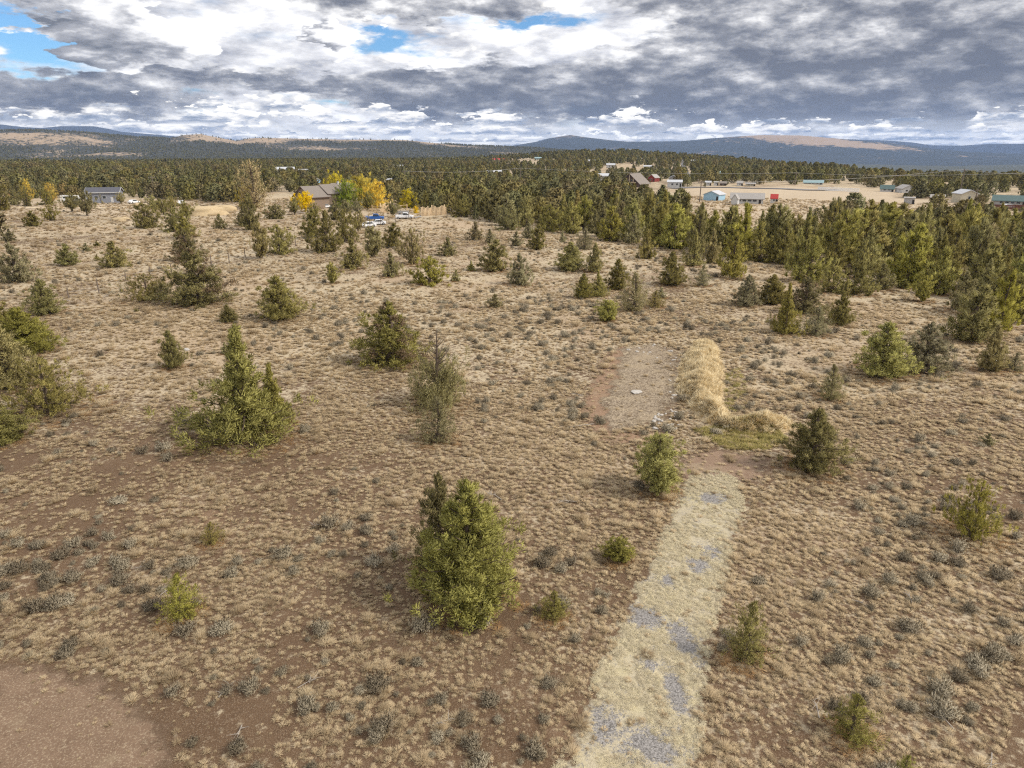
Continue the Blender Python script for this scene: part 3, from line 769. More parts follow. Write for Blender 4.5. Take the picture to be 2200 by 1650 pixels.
MID = [ # px, py, height, width, shape, tone
 (1115, 612, 66, 62, 1, 3), (1062, 582, 66, 54, 0, 0), (1012, 582, 22, 20, 2, 1), (963, 549, 38, 38, 7, 2), (925, 611, 60, 72, 4, 4), (886, 567, 76, 62, 5, 5),
 (840, 594, 50, 38, 7, 3), (757, 577, 62, 50, 7, 0), (802, 553, 66, 44, 3, 3), (845, 532, 52, 38, 0, 2), (715, 609, 46, 30, 3, 0), (703, 542, 88, 74, 1, 2), (672, 512, 62, 40, 0, 2),
 (742, 520, 70, 52, 4, 2), (600, 545, 62, 58, 4, 0), (562, 556, 76, 40, 3, 5), (540, 494, 78, 38, 0, 2), (525, 486, 40, 44, 1, 3), (312, 490, 54, 58, 4, 2), (246, 574, 54, 58, 7, 0), (148, 570, 46, 40, 0, 1),
 (36, 607, 84, 84, 1, 3), (110, 474, 34, 40, 5, 2), (70, 487, 34, 28, 0, 2), (188, 464, 52, 36, 6, 2), (155, 455, 38, 36, 6, 2), (474, 492, 32, 30, 1, 2), (402, 470, 38, 32, 6, 2), (22, 520, 24, 26, 0, 3),
 (335, 458, 38, 34, 6, 0), (352, 462, 34, 30, 6, 2), (368, 452, 30, 26, 6, 0), (260, 438, 24, 22, 6, 5), (60, 443, 44, 34, 5, 2), (5, 452, 60, 40, 4, 2), (30, 440, 40, 36, 1, 2), (100, 440, 34, 30, 4, 2),
 (980, 604, 24, 20, 7, 3), (1052, 522, 30, 20, 7, 3), (1110, 528, 30, 28, 7, 3), (1155, 536, 52, 34, 0, 2), (1135, 512, 36, 30, 1, 3), (1022, 515, 38, 36, 7, 5), (1208, 520, 26, 16, 2, 3), (1390, 556, 62, 40, 7, 0),
 (1490, 572, 76, 40, 2, 0), (1528, 565, 72, 46, 7, 5), (1575, 595, 94, 76, 1, 0), (1065, 660, 28, 32, 7, 5), (210, 560, 14, 12, 2, 2), (187, 540, 18, 20, 7, 3), (208, 530, 12, 12, 0, 2), (485, 760, 24, 22, 7, 3),
 (2420, 700, 120, 100, 1, 1), (595, 470, 32, 46, 4, 2), (633, 462, 36, 26, 6, 2), (676, 470, 32, 26, 6, 2), (722, 472, 40, 26, 0, 2), (742, 456, 28, 30, 4, 3), (768, 458, 32, 32, 5, 3),
 (770, 500, 44, 30, 6, 5), (845, 465, 34, 28, 6, 2), (790, 452, 40, 30, 6, 2), (888, 446, 34, 30, 4, 2), (915, 448, 38, 34, 1, 2), (865, 440, 30, 30, 0, 0), (1420, 640, 22, 24, 7, 3), (2122, 955, 24, 26, 7, 3),
 (1890, 622, 56, 60, 1, 2), (1846, 632, 62, 66, 1, 2), (1788, 628, 72, 70, 1, 0), (1738, 606, 96, 90, 1, 1), (1682, 566, 86, 74, 1, 2), (1630, 562, 84, 80, 1, 0), (1980, 648, 56, 42, 3, 4), (1940, 620, 20, 24, 0, 1),
 (1950, 612, 130, 80, 0, 4), (2010, 618, 110, 84, 1, 2), (2085, 732, 120, 84, 0, 4), (2150, 706, 124, 92, 1, 4), (2062, 668, 84, 80, 1, 3), (2200, 660, 130, 90, 0, 1), (2110, 640, 118, 76, 0, 4), (2040, 600, 110, 76, 1, 0),
 (2185, 600, 120, 80, 0, 1), (1860, 588, 100, 80, 1, 0), (1820, 560, 110, 76, 0, 4), (1900, 560, 120, 84, 0, 1), (1975, 556, 116, 80, 1, 0), (2120, 560, 110, 84, 1, 2), (1450, 535, 96, 66, 0, 4), (1415, 530, 86, 60, 1, 2),
 (1360, 522, 62, 58, 1, 3), (1310, 518, 74, 48, 0, 0), (1180, 496, 56, 62, 4, 2), (1090, 494, 46, 52, 4, 2), (1500, 545, 90, 60, 1, 2), (1560, 540, 96, 66, 0, 0), (990, 466, 38, 44, 4, 2), (950, 452, 34, 36, 1, 2),
]
LAND = [(n_, land(*q)) for n_, q in (('the gravel pad', (1380, 830)), ('the golden berm', (1510, 800)), ('the brown house', (672, 446)), ('the grey house', (228, 434)), ('the white cars', (800, 486)), ('the log palisade', (830, 457)), ('the row of upright logs', (930, 463)), ('the middle fence posts', (370, 591)), ('the last fence posts', (180, 640)),
    ('the upper fence posts', (640, 529)), ('the light blue shed', (1527, 431)), ('the ranch house', (1604, 438)), ('the grey block shed', (1952, 439)), ('the cream barn', (2080, 437)), ('the green-roofed house', (2168, 442)), ('the timber lodge', (1352, 402)), ('the largest bright green juniper', (1012, 1294)), ('the tall ragged juniper', (535, 938)), ('the wide open-crowned juniper', (110, 885)),
    ('the full olive pyramid juniper', (600, 686)), ('the dark brown-branched juniper', (840, 778)), ('the bare-tipped juniper', (942, 872)), ('the oval driveway juniper', (1412, 1058)), ('the broad yellow-green juniper', (1890, 806)), ('the lopsided yellow-green juniper', (2085, 1152)), ('the slim olive juniper', (1684, 716)), ('the see-through rusty juniper', (1362, 668)), ('the olive twin junipers', (1250, 582)),
    ('the round yellow-green bush', (925, 611)), ('the dirt clearing', (200, 1560)), ('the thin driveway-verge juniper', (1602, 1415)), ('the small bushy juniper', (1830, 1582)), ('the faint thin seedling', (392, 1326)), ('the lower driveway', (1370, 1560)), ('the middle driveway', (1480, 1240)), ('the dead forked branch', (1078, 1075)), ('the tiny rusty seedling', (456, 1166)), ('the foot of the slim dark juniper', (1806, 696)))]
def near_to(x, y): return min(LAND, key=lambda q: (q[1].x - x) ** 2 + (q[1].y - y) ** 2)[0]
SHAPE = ['pyramid', 'broad', 'spired', 'columnar', 'round', 'vase-shaped', 'short-trunked', 'wispy']
for px, py, hp, wp, kd, tn, lb in NEAR: tree(px, py, hp, wp, kd, tn, lb)
for px, py, hp, wp, sh, tn in MID:
    size = 'small' if hp < 36 else ('medium' if hp < 70 else 'tall'); q = land(px, py)
    lb = '%s %s %s juniper near %s' % (size, TN[tn], SHAPE[sh], near_to(q.x, q.y))
    tree(px, py, hp, wp, 'mid_%d' % sh, tn, lb, lb.replace('juniper near', 'junipers near'))

# ---- the grove on the right: filled tree by tree
rng = np.random.RandomState(77)
GROVE = poly((905, 446), (1000, 462), (1080, 485), (1180, 492), (1290, 512), (1400, 530), (1500, 545), (1600, 560), (1700, 575), (1830, 600), (1960, 622), (2060, 660), (2120, 720), (2260, 730), (2260, 512), (2100, 500), (1960, 500), (1800, 512), (1600, 508), (1480, 482), (1330, 425), (1100, 418), (960, 424))
def scatter(P, spacing, n, seed, taken, avoid=()):
    r_ = np.random.RandomState(seed); lo, hi = P.min(0), P.max(0); out = []
    cand = lo + r_.rand(n, 2) * (hi - lo); cand = cand[inside(P, cand[:, 0], cand[:, 1])]
    pts = np.array(taken) if len(taken) else np.zeros((0, 2))
    for q in cand:
        if len(pts) and np.min((pts[:, 0] - q[0]) ** 2 + (pts[:, 1] - q[1]) ** 2) < spacing ** 2: continue
        if any(inside(a, q[:1], q[1:])[0] for a in avoid): continue
        pts = np.vstack([pts, q]); out.append(q)
    return np.array(out)
gap1 = poly((1950, 560), (1995, 560), (1975, 512), (1945, 512)); gap2 = poly((2080, 520), (2140, 520), (2140, 480), (2085, 480)); gap3 = poly((1880, 600), (1920, 590), (1905, 545), (1880, 545))
grove = scatter(GROVE, 4.7, 12000, 4, [(a, b) for a, b, c in TREE_XY], (gap1, gap2, gap3))
def to_px(x, y, z):
    c, s = math.cos(PITCH), math.sin(PITCH); dz = z - CAM_H
    d = y * c - dz * s
    return 1100 + FPX * x / d, 825 - FPX * (y * s + dz * c) / d
order = np.argsort(np.hypot(grove[:, 0], grove[:, 1])); grove = grove[order]
LIMIT = 300 - len(NEAR) - len(MID)
def grove_size(r_): return 5.4 + 4.2 * r_.rand() ** 1.2
GROVE_REST = []
for q in grove:
    z = float(hgt(*q)); u, v = to_px(q[0], q[1], z)
    h = grove_size(rng)
    if u > 1500: h *= 1.08 if v > 530 else .92
    if LIMIT > 0 and -30 < u < 2260:
        tn = [0, 1, 2, 4, 2, 0, 4, 3, 5][rng.randint(9)]; sh = [0, 0, 1, 1, 7, 2, 3][rng.randint(7)]
        lb = '%s %s juniper inside the dense grove toward %s' % (TN[tn], SHAPE[sh], near_to(*q))
        tree(u, v, h, h * (.52 + .22 * rng.rand()), 'mid_%d' % sh, tn, lb, lb.replace('juniper inside', 'junipers inside'), base=Vector((q[0], q[1], z)), rot=rng.rand() * 6.28)
        LIMIT -= 1
    else: GROVE_REST.append((q[0], q[1], h))
print('grove', len(grove), 'rest', len(GROVE_REST), 'trees', len(TREE_XY))

# ---------------------------------------------------------------- instanced masses (grass, far woodland)
def stuff(name, label, protos, pos_, rot_, scl_, idx_):
    coll = bpy.data.collections.new(name + '_kinds')
    for i, (me, mt) in enumerate(protos):
        if mt is not None and not me.materials: me.materials.append(mt)
        coll.objects.link(bpy.data.objects.new('%s_kind_%02d' % (name, i), me))
    me = mesh_np(name, pos_, np.zeros((0, 3)))
    rot_ = np.asarray(rot_); rot_ = rot_ if rot_.ndim == 2 else np.stack([rot_ * 0, rot_ * 0, rot_], -1)
    attr(me, 'spin', rot_.astype(np.float32), 'FLOAT_VECTOR'); attr(me, 'size', scl_.astype(np.float32), 'FLOAT_VECTOR'); attr(me, 'pick', idx_.astype(np.int32), 'INT')
    o = link(name, me, kind='stuff'); o['label'] = label
    ng = bpy.data.node_groups.new(name, 'GeometryNodeTree')
    ng.interface.new_socket('Geometry', in_out='INPUT', socket_type='NodeSocketGeometry'); ng.interface.new_socket('Geometry', in_out='OUTPUT', socket_type='NodeSocketGeometry')
    N = ng.nodes.new; L = ng.links.new
    gi, go = N('NodeGroupInput'), N('NodeGroupOutput')
    ci = N('GeometryNodeCollectionInfo'); ci.inputs['Collection'].default_value = coll; ci.inputs['Separate Children'].default_value = True; ci.inputs['Reset Children'].default_value = True
    ip = N('GeometryNodeInstanceOnPoints'); ip.inputs['Pick Instance'].default_value = True
    def na(nm, tp):
        n = N('GeometryNodeInputNamedAttribute'); n.data_type = tp; n.inputs['Name'].default_value = nm; return n.outputs[0]
    L(gi.outputs[0], ip.inputs['Points']); L(ci.outputs[0], ip.inputs['Instance']); L(na('pick', 'INT'), ip.inputs['Instance Index'])
    L(na('spin', 'FLOAT_VECTOR'), ip.inputs['Rotation']); L(na('size', 'FLOAT_VECTOR'), ip.inputs['Scale']); L(ip.outputs[0], go.inputs[0])
    md = o.modifiers.new('scatter', 'NODES'); md.node_group = ng
    return o
# far trees: few large sprays, trunk included
def far_tree(name, seed, n, lsize, W, pf='cone'):
    rng = np.random.RandomState(seed); prof = PROFILES[pf]
    t = .05 + .95 * rng.rand(n) ** .85; an = rng.rand(n) * 6.283; rad = .5 * W * prof(t) * (.55 + .5 * rng.rand(n)) * (1 + .2 * np.sin(an * 3 + seed + t * 9))
    p = np.stack([np.cos(an) * rad, np.sin(an) * rad, t], -1)
    d = np.stack([np.cos(an) * .6, np.sin(an) * .6, np.ones(n) * .55], -1) + rng.normal(size=(n, 3)) * .55; d /= np.linalg.norm(d, axis=1, keepdims=True)
    N = np.stack([np.cos(an), np.sin(an), np.ones(n) * .8], -1) + rng.normal(size=(n, 3)) * .4
    v, f = leaf_tris(p, d, lsize * (.7 + .6 * rng.rand(n)), lsize * .62 * (.8 + .5 * rng.rand(n)), rng, N)
    v[:, 2] = np.clip(v[:, 2], .01, 1.05)
    tint = np.repeat(rng.rand(n), 3)
    me = mesh_np(name, v, f); soft_normals(me, np.repeat(N, 3, 0)); attr(me, 'tint', tint.astype(np.float32)); attr(me, 'dead', np.zeros(len(v), np.float32))
    return me
M_WOOD_SHADED = [foliage_mat('woodland_%d' % i, [(.15, tuple(c * .6 for c in q)), (.5, q), (.85, tuple(c * 1.5 for c in q))], transl=.15) for i, q in enumerate([(.185, .162, .062), (.155, .145, .060), (.215, .175, .075)])]  # darker than near junipers: missing crown self-shadow is put into the colour
FAR_A = [(far_tree('wood_a%d' % i, 50 + i, 520, .13, [.8, .9, .8, 1.0][i % 4], ['cone', 'dome', 'oval', 'dome'][i % 4]), M_WOOD_SHADED[[0, 1, 0, 2, 1, 0][i % 6]]) for i in range(6)]
FAR_B = [(far_tree('wood_b%d' % i, 70 + i, 70, .34, [.7, .8, .9][i % 3]), M_WOOD_SHADED[[1, 1, 0][i % 3]]) for i in range(3)]

CLEAR = [PASTURE, PASTURE2, YARD, STRIP]
HOME = poly((0, 470), (0, 428), (150, 430), (300, 425), (420, 432), (520, 436), (560, 418), (720, 420), (880, 436), (950, 455), (1000, 478), (600, 480))
def thin_mask(x, y):
    """where no far tree may stand"""
    bad = np.zeros(len(x), bool)
    for P in (PASTURE, PASTURE2, HOME, GROVE): bad |= inside(P, x, y)
    for P, k in ((STRIP, .8), (HILLFIELD, .45)): bad |= inside(P, x, y) & (np.random.RandomState(3).rand(len(x)) < k)
    return bad
FIELD = poly((0, 470), (300, 465), (560, 470), (760, 475), (960, 470), (1080, 495), (1400, 545), (2000, 640), (2300, 800), (2300, 1700), (-100, 1700))
def woods():
    r_ = np.random.RandomState(9); X, Y, Hh, B = [], [], [], []
    for lo, hi, dens, far in ((205, 520, 1 / 55., 0), (520, 1100, 1 / 75., 0), (1100, 2300, 1 / 120., 1), (2300, 4300, 1 / 260., 1)):
        n = int(dens * R(92) / 2 * (hi * hi - lo * lo))
        a = R(-46) + R(92) * r_.rand(n); rr = np.sqrt(lo * lo + (hi * hi - lo * lo) * r_.rand(n))
        x, y = rr * np.sin(a), rr * np.cos(a)
        k = fbm(x / 130, y / 130, 60, 4)
        azd = np.degrees(a)
        openness = .42 + .04 * sstep(azd, 4, 14) * (1 - sstep(rr, 500, 1500)) - .07 * sstep(azd, 8, 16) * (1 - sstep(rr, 900, 1500)) - .13 * (1 - sstep(azd, -8, 2)) * (1 - sstep(rr, 900, 2500)) 
        keep = (k + .16 * (r_.rand(n) - .5) > openness) & ~thin_mask(x, y) & ~inside(FIELD, x, y)
        for q in KEEP_CLEAR: keep &= np.hypot(x - q[0], y - q[1]) > q[2]
        x, y = x[keep], y[keep]; X.append(x); Y.append(y); hh = (3.0 + 5.4 * r_.rand(len(x)) ** 1.2) * (1.0 if lo < 1100 else 1.15)
        for q in SIGHT:      # lower growth in front of houses and roads
            k_ = y / q[1]; c_ = (np.abs(x - q[0] * k_) < q[2] * k_) & (y < q[1] + 2) & (y > q[1] - q[3]); hh[c_] = np.minimum(hh[c_], q[4] * (.6 + .5 * r_.rand(c_.sum())))
        Hh.append(hh); B.append(np.full(len(x), far))
    X, Y, Hh, B = map(np.concatenate, (X, Y, Hh, B))
    if GROVE_REST:
        g_ = np.array(GROVE_REST); X, Y, Hh, B = np.concatenate([X, g_[:, 0]]), np.concatenate([Y, g_[:, 1]]), np.concatenate([Hh, g_[:, 2]]), np.concatenate([B, np.zeros(len(g_))])
    n = len(X); w = Hh * (.75 + .45 * r_.rand(n))
    idx = np.where(B == 0, r_.randint(0, 6, n), 6 + r_.randint(0, 3, n))
    print('woods', n)
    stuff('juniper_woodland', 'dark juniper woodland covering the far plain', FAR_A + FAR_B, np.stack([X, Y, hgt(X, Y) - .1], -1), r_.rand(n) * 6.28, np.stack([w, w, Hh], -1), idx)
    # junipers on the left hills
    x, y, z, cv = HILLS['left_hills']; na, nr = x.shape; n = 42000
    i = r_.randint(0, na - 1, n); j = (r_.rand(n) ** .8 * nr * .68).astype(int); u, v = r_.rand(n), r_.rand(n)
    lerp = lambda q: (q[i, j] * (1 - u) + q[i + 1, j] * u) * (1 - v) + (q[i, j + 1] * (1 - u) + q[i + 1, j + 1] * u) * v
    px_, py_, pz_, pc = lerp(x), lerp(y), lerp(z), lerp(cv)
    keep = (r_.rand(n) > np.clip((pc - .12) * 2.6, 0, .97)) & (pz_ > hgt(px_, py_) - 3)
    px_, py_, pz_ = px_[keep], py_[keep], pz_[keep]; n = len(px_); hh = 5.5 + 5 * r_.rand(n)
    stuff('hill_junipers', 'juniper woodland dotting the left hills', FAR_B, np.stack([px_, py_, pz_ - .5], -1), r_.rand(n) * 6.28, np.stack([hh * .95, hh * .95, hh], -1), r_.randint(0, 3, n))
KEEP_CLEAR, SIGHT = [], []

# ---------------------------------------------------------------- grass and shrubs
def blade_mat(name, stops, transl=.2):
    m, g = new_mat(name)
    r = rnd(g); t = at(g, 'tint')
    col = g.ramp(r * .75 + t * .35 - .05, stops)
    finish(g, col, .9, None, spec=.1, transl=transl)
    return m
M_BUNCH = blade_mat('bunchgrass_straw', [(0, (0.214, 0.150, 0.090)), (0.2, (0.353, 0.265, 0.160)), (0.5, (0.504, 0.391, 0.242)), (0.8, (0.643, 0.507, 0.324)), (1, (0.482, 0.405, 0.254))])
M_GOLD = blade_mat('golden_grass', [(0, (0.42, 0.32, 0.17)), (0.3, (0.7, 0.56, 0.33)), (0.65, (0.86, 0.72, 0.46)), (1, (0.9, 0.8, 0.58))], .3)
M_WEED = blade_mat('green_weeds', [(0, (0.230, 0.210, 0.070)), (0.5, (0.391, 0.336, 0.120)), (1, (0.575, 0.462, 0.200))], .3)
M_SAGE = blade_mat('sagebrush_leaf', [(0, (0.17, 0.135, 0.09)), (0.35, (0.28, 0.235, 0.165)), (0.7, (0.4, 0.345, 0.245)), (1, (0.48, 0.42, 0.31))], .15)
M_TURF = blade_mat("driveway_turf", [(0, (.44, .38, .26)), (.5, (.62, .54, .38)), (1, (.70, .62, .40))], .2)
M_LITTER = blade_mat('needle_litter', [(0, (.24, .135, .06)), (.5, (.36, .215, .10)), (1, (.44, .30, .16))], .1)
M_SAGEWOOD = plain('sagebrush_wood', (.15, .115, .085), .9, .3, 12)
def tuft(name, seed, n, rad, hgt_, width, lean=.8, dome=True):
    rng = np.random.RandomState(seed)
    an = rng.rand(n) * 6.283; r0 = rng.rand(n) ** .5 * rad * .45
    base = np.stack([np.cos(an) * r0, np.sin(an) * r0, np.zeros(n)], -1)
    a2 = an + rng.normal(size=n) * .5; k = (.25 + .75 * rng.rand(n) ** .8) * min(1.25, lean * 1.25)
    h = hgt_ * (.6 + .5 * rng.rand(n)) * np.cos(k)
    tip = base + np.stack([np.cos(a2) * np.sin(k) * rad * 1.5, np.sin(a2) * np.sin(k) * rad * 1.5, h], -1)
    s = np.stack([-np.sin(a2), np.cos(a2), .25 * rng.normal(size=n)], -1) * width * .5
    mid = base * .45 + tip * .55 + np.array([0, 0, 1]) * (h * .12)[:, None]
    v = np.stack([base - s, base + s, mid + s * .9, tip, mid - s * .9], 1).reshape(-1, 3)
    q = np.arange(n)[:, None] * 5; f = np.concatenate([q + np.array([[0, 1, 2]]), q + np.array([[0, 2, 4]]), q + np.array([[4, 2, 3]])])
    N = np.stack([np.cos(a2) * .12, np.sin(a2) * .12, np.ones(n)], -1) + rng.normal(size=(n, 3)) * .18
    V5 = v.reshape(n, 5, 3); ng = np.cross(V5[:, 1] - V5[:, 0], V5[:, 2] - V5[:, 0]); fl = np.tile(np.sum(ng * N, 1) < 0, 3); f[fl] = f[fl][:, ::-1]
    me = mesh_np(name, v, f); soft_normals(me, np.repeat(N, 5, 0)); attr(me, 'tint', np.repeat(rng.rand(n), 5).astype(np.float32))
    return me
def shrub(name, seed, n, W=1.0, H=.62):
    """unit-width sagebrush: leaf mesh and woody stem mesh"""
    rng = np.random.RandomState(seed); segs = []; P, D, C = [], [], []
    for i in range(16):
        an = i * 2.4 + rng.normal() * .4; el = .35 + .85 * rng.rand(); ln = .5 * W * (.6 + .45 * rng.rand())
        tip = np.array([math.cos(an) * math.cos(el) * ln, math.sin(an) * math.cos(el) * ln, math.sin(el) * ln * H / (.5 * W) * .95 + .04])
        segs.append((np.stack([np.zeros(3), tip * .5 + np.array([0, 0, -.03]), tip]), np.array([.02, .012, .005])))
        m = n // 16; u = .45 + .6 * rng.rand(m)
        P.append(tip * u[:, None] + rng.normal(size=(m, 3)) * .085 * W); D.append(tip / np.linalg.norm(tip) + rng.normal(size=(m, 3)) * .55 + np.array([0, 0, .5])); C.append(np.clip(.2 + .5 * rng.rand() + .25 * rng.normal(size=m), 0, 1))
    P, D, C = map(np.concatenate, (P, D, C)); P[:, 2] = np.maximum(P[:, 2], .03); D /= np.linalg.norm(D, axis=1, keepdims=True)
    NS = P / (np.linalg.norm(P, axis=1, keepdims=True) + 1e-6) + np.array([0, 0, .5]) + rng.normal(size=P.shape) * .4
    v, f = leaf_tris(P, D, .10 * (.7 + .6 * rng.rand(len(P))), .028 * (.7 + .8 * rng.rand(len(P))), rng, NS); v[:, 2] = np.maximum(v[:, 2], .003)
    leaf = mesh_np(name + '_leaves', v, f, [M_SAGE]); soft_normals(leaf, np.repeat(NS, 3, 0)); attr(leaf, 'tint', np.repeat(C, 3).astype(np.float32))
    tv, tf = tubes(segs, 4); stem = mesh_np(name + '_stems', tv, tf, [M_SAGEWOOD], True); stem.transform(Matrix.Translation((0, 0, -.01)))
    return leaf, stem
def wedge(lo, hi, dens, r_, half=43.0):
    n = int(dens * R(2 * half) / 2 * (hi * hi - lo * lo)); a = R(-half) + R(2 * half) * r_.rand(n); rr = np.sqrt(lo * lo + (hi * hi - lo * lo) * r_.rand(n))
    return rr * np.sin(a), rr * np.cos(a)
def grass():
    r_ = np.random.RandomState(21)
    T = [(tuft('bunch_%d' % i, 100 + i, 60, .15, .17, .014, .85), M_BUNCH) for i in range(4)] + [(tuft('bunch_%d' % (4 + i), 110 + i, 190, .34, .34, .010, .75), M_BUNCH) for i in range(2)]
    X, Y, S = [], [], []
    for lo, hi, dens, sc in ((14, 34, 38.0, .70), (34, 60, 25.0, .86), (60, 105, 9.0, 1.25), (105, 180, 1.9, 1.9), (180, 330, .55, 2.8)):
        x, y = wedge(lo, hi, dens, r_)
        k = .6 * fbm(x / 3.2, y / 3.2, 80, 3) + .4 * fbm(x / 17, y / 17, 90, 3)
        keep = k + .30 * (r_.rand(len(x)) - .5) > .425
        keep &= ~inside(GROVE, x, y) | (r_.rand(len(x)) < .35)
        for P, kk in ((DRIVE, .93), (PAD, .95), (DIRT, .93), (TURN, .80), (APRON, .6)):
            sd_ = sdist(P, x, y) if hi < 110 else np.full(len(x), -9.)
            keep &= ~((sd_ > -.1 + .5 * (r_.rand(len(x)) - .5)) & (r_.rand(len(x)) < kk))
        if hi < 110: keep &= berm_height(x, y) < .12
        x, y = x[keep], y[keep]; X.append(x); Y.append(y); S.append(sc * (.45 + 1.0 * r_.rand(len(x)) ** 2.2))
    X, Y, S = map(np.concatenate, (X, Y, S)); n = len(X)
    idx = np.where(r_.rand(n) < .965, r_.randint(0, 4, n), 4 + r_.randint(0, 2, n))
    print('tufts', n)
    stuff('bunchgrass', 'dry straw bunchgrass tufts covering the field', T, np.stack([X, Y, hgt(X, Y) - .006], -1), r_.rand(n) * 6.28, np.stack([S, S, S * (.75 + .5 * r_.rand(n))], -1), idx)
    # turf on the driveway
    lo, hi = DRIVE.min(0), DRIVE.max(0); q = lo + r_.rand(22000, 2) * (hi - lo); x, y = q[:, 0], q[:, 1]
    d = sdist(DRIVE, x, y); k = fbm(x * .9, y * .9, 130, 3)
    keep = (d > -.2) & (gravelly(x, y) < .2 + .9 * fbm(x * 1.6, y * 1.6, 133, 3) * r_.rand(len(x)) + .2 * r_.rand(len(x))) & (k + .25 * (r_.rand(len(x)) - .5) > .46); x, y = x[keep], y[keep]; n = len(x); s = .45 + .4 * r_.rand(n)
    stuff('driveway_turf', 'short pale turf growing over the gravel driveway', [(tuft('turf_%d' % i, 140 + i, 40, .18, .11, .014, 1.1), M_TURF) for i in range(3)], np.stack([x, y, hgt(x, y)], -1), r_.rand(n) * 6.28, np.stack([s, s, s], -1), r_.randint(0, 3, n))
    # golden grass on the berm, greener at its foot
    lo, hi = BERM_LINE.min(0) - 4, BERM_LINE.max(0) + 4; q = lo + r_.rand(26000, 2) * (hi - lo); x, y = q[:, 0], q[:, 1]; b = berm_height(x, y)
    keep = b > .05 + .34 * r_.rand(len(x)) * (2 * fbm(x * .8, y * .8, 305, 3)); x, y, b = x[keep], y[keep], b[keep]; n = len(x); s = (.45 + .75 * r_.rand(n)) * (.6 + .8 * fbm(x * 1.1, y * 1.1, 309, 3))
    stuff('golden_grass', 'tall golden grass covering the curved berm', [(tuft('gold_%d' % i, 150 + i, 44, .26, .42, .02, .95), M_GOLD) for i in range(3)], np.stack([x, y, hgt(x, y) + b - .04], -1), np.stack([r_.normal(size=n) * .35, r_.normal(size=n) * .35, r_.rand(n) * 6.28], -1), np.stack([s, s, s * (.7 + .7 * r_.rand(n))], -1), r_.randint(0, 3, n))
    weed = poly((1490, 925), (1540, 915), (1660, 920), (1690, 945), (1650, 968), (1560, 965)); weed2 = poly((1555, 800), (1590, 790), (1610, 850), (1590, 890), (1560, 880))
    X, Y = [], []
    for P, m in ((weed, 900), (weed2, 260)):
        lo, hi = P.min(0), P.max(0); q = lo + r_.rand(m, 2) * (hi - lo); q = q[inside(P, q[:, 0], q[:, 1])]; X.append(q[:, 0]); Y.append(q[:, 1])
    x, y = np.concatenate(X), np.concatenate(Y); n = len(x); s = .6 + .6 * r_.rand(n)
    stuff('green_weeds', 'green weeds at the foot of the golden berm', [(tuft('weed_%d' % i, 160 + i, 40, .22, .3, .02, .9), M_WEED) for i in range(2)], np.stack([x, y, hgt(x, y) + berm_height(x, y) - .04], -1), r_.rand(n) * 6.28, np.stack([s, s, s], -1), r_.randint(0, 2, n))
    # fallen needles and rusty grass under the nearer junipers
    X, Y, S = [], [], []
    for (tx, ty, tr) in TREE_XY:
        if math.hypot(tx, ty) > 130 or tr < .5: continue
        m = int(60 * tr); an = r_.rand(m) * 6.283; rr = tr * (.25 + 1.0 * r_.rand(m) ** .7)
        X.append(tx + np.cos(an) * rr); Y.append(ty + np.sin(an) * rr); S.append(np.full(m, .8))
    x, y, s = map(np.concatenate, (X, Y, S)); n = len(x); s = s * (.6 + .7 * r_.rand(n))
    stuff('needle_litter', 'rusty grass and fallen needles beneath the junipers', [(tuft('litter_%d' % i, 170 + i, 40, .26, .16, .018, 1.2), M_LITTER) for i in range(2)], np.stack([x, y, hgt(x, y) - .005], -1), r_.rand(n) * 6.28, np.stack([s, s, s * .9], -1), r_.randint(0, 2, n))
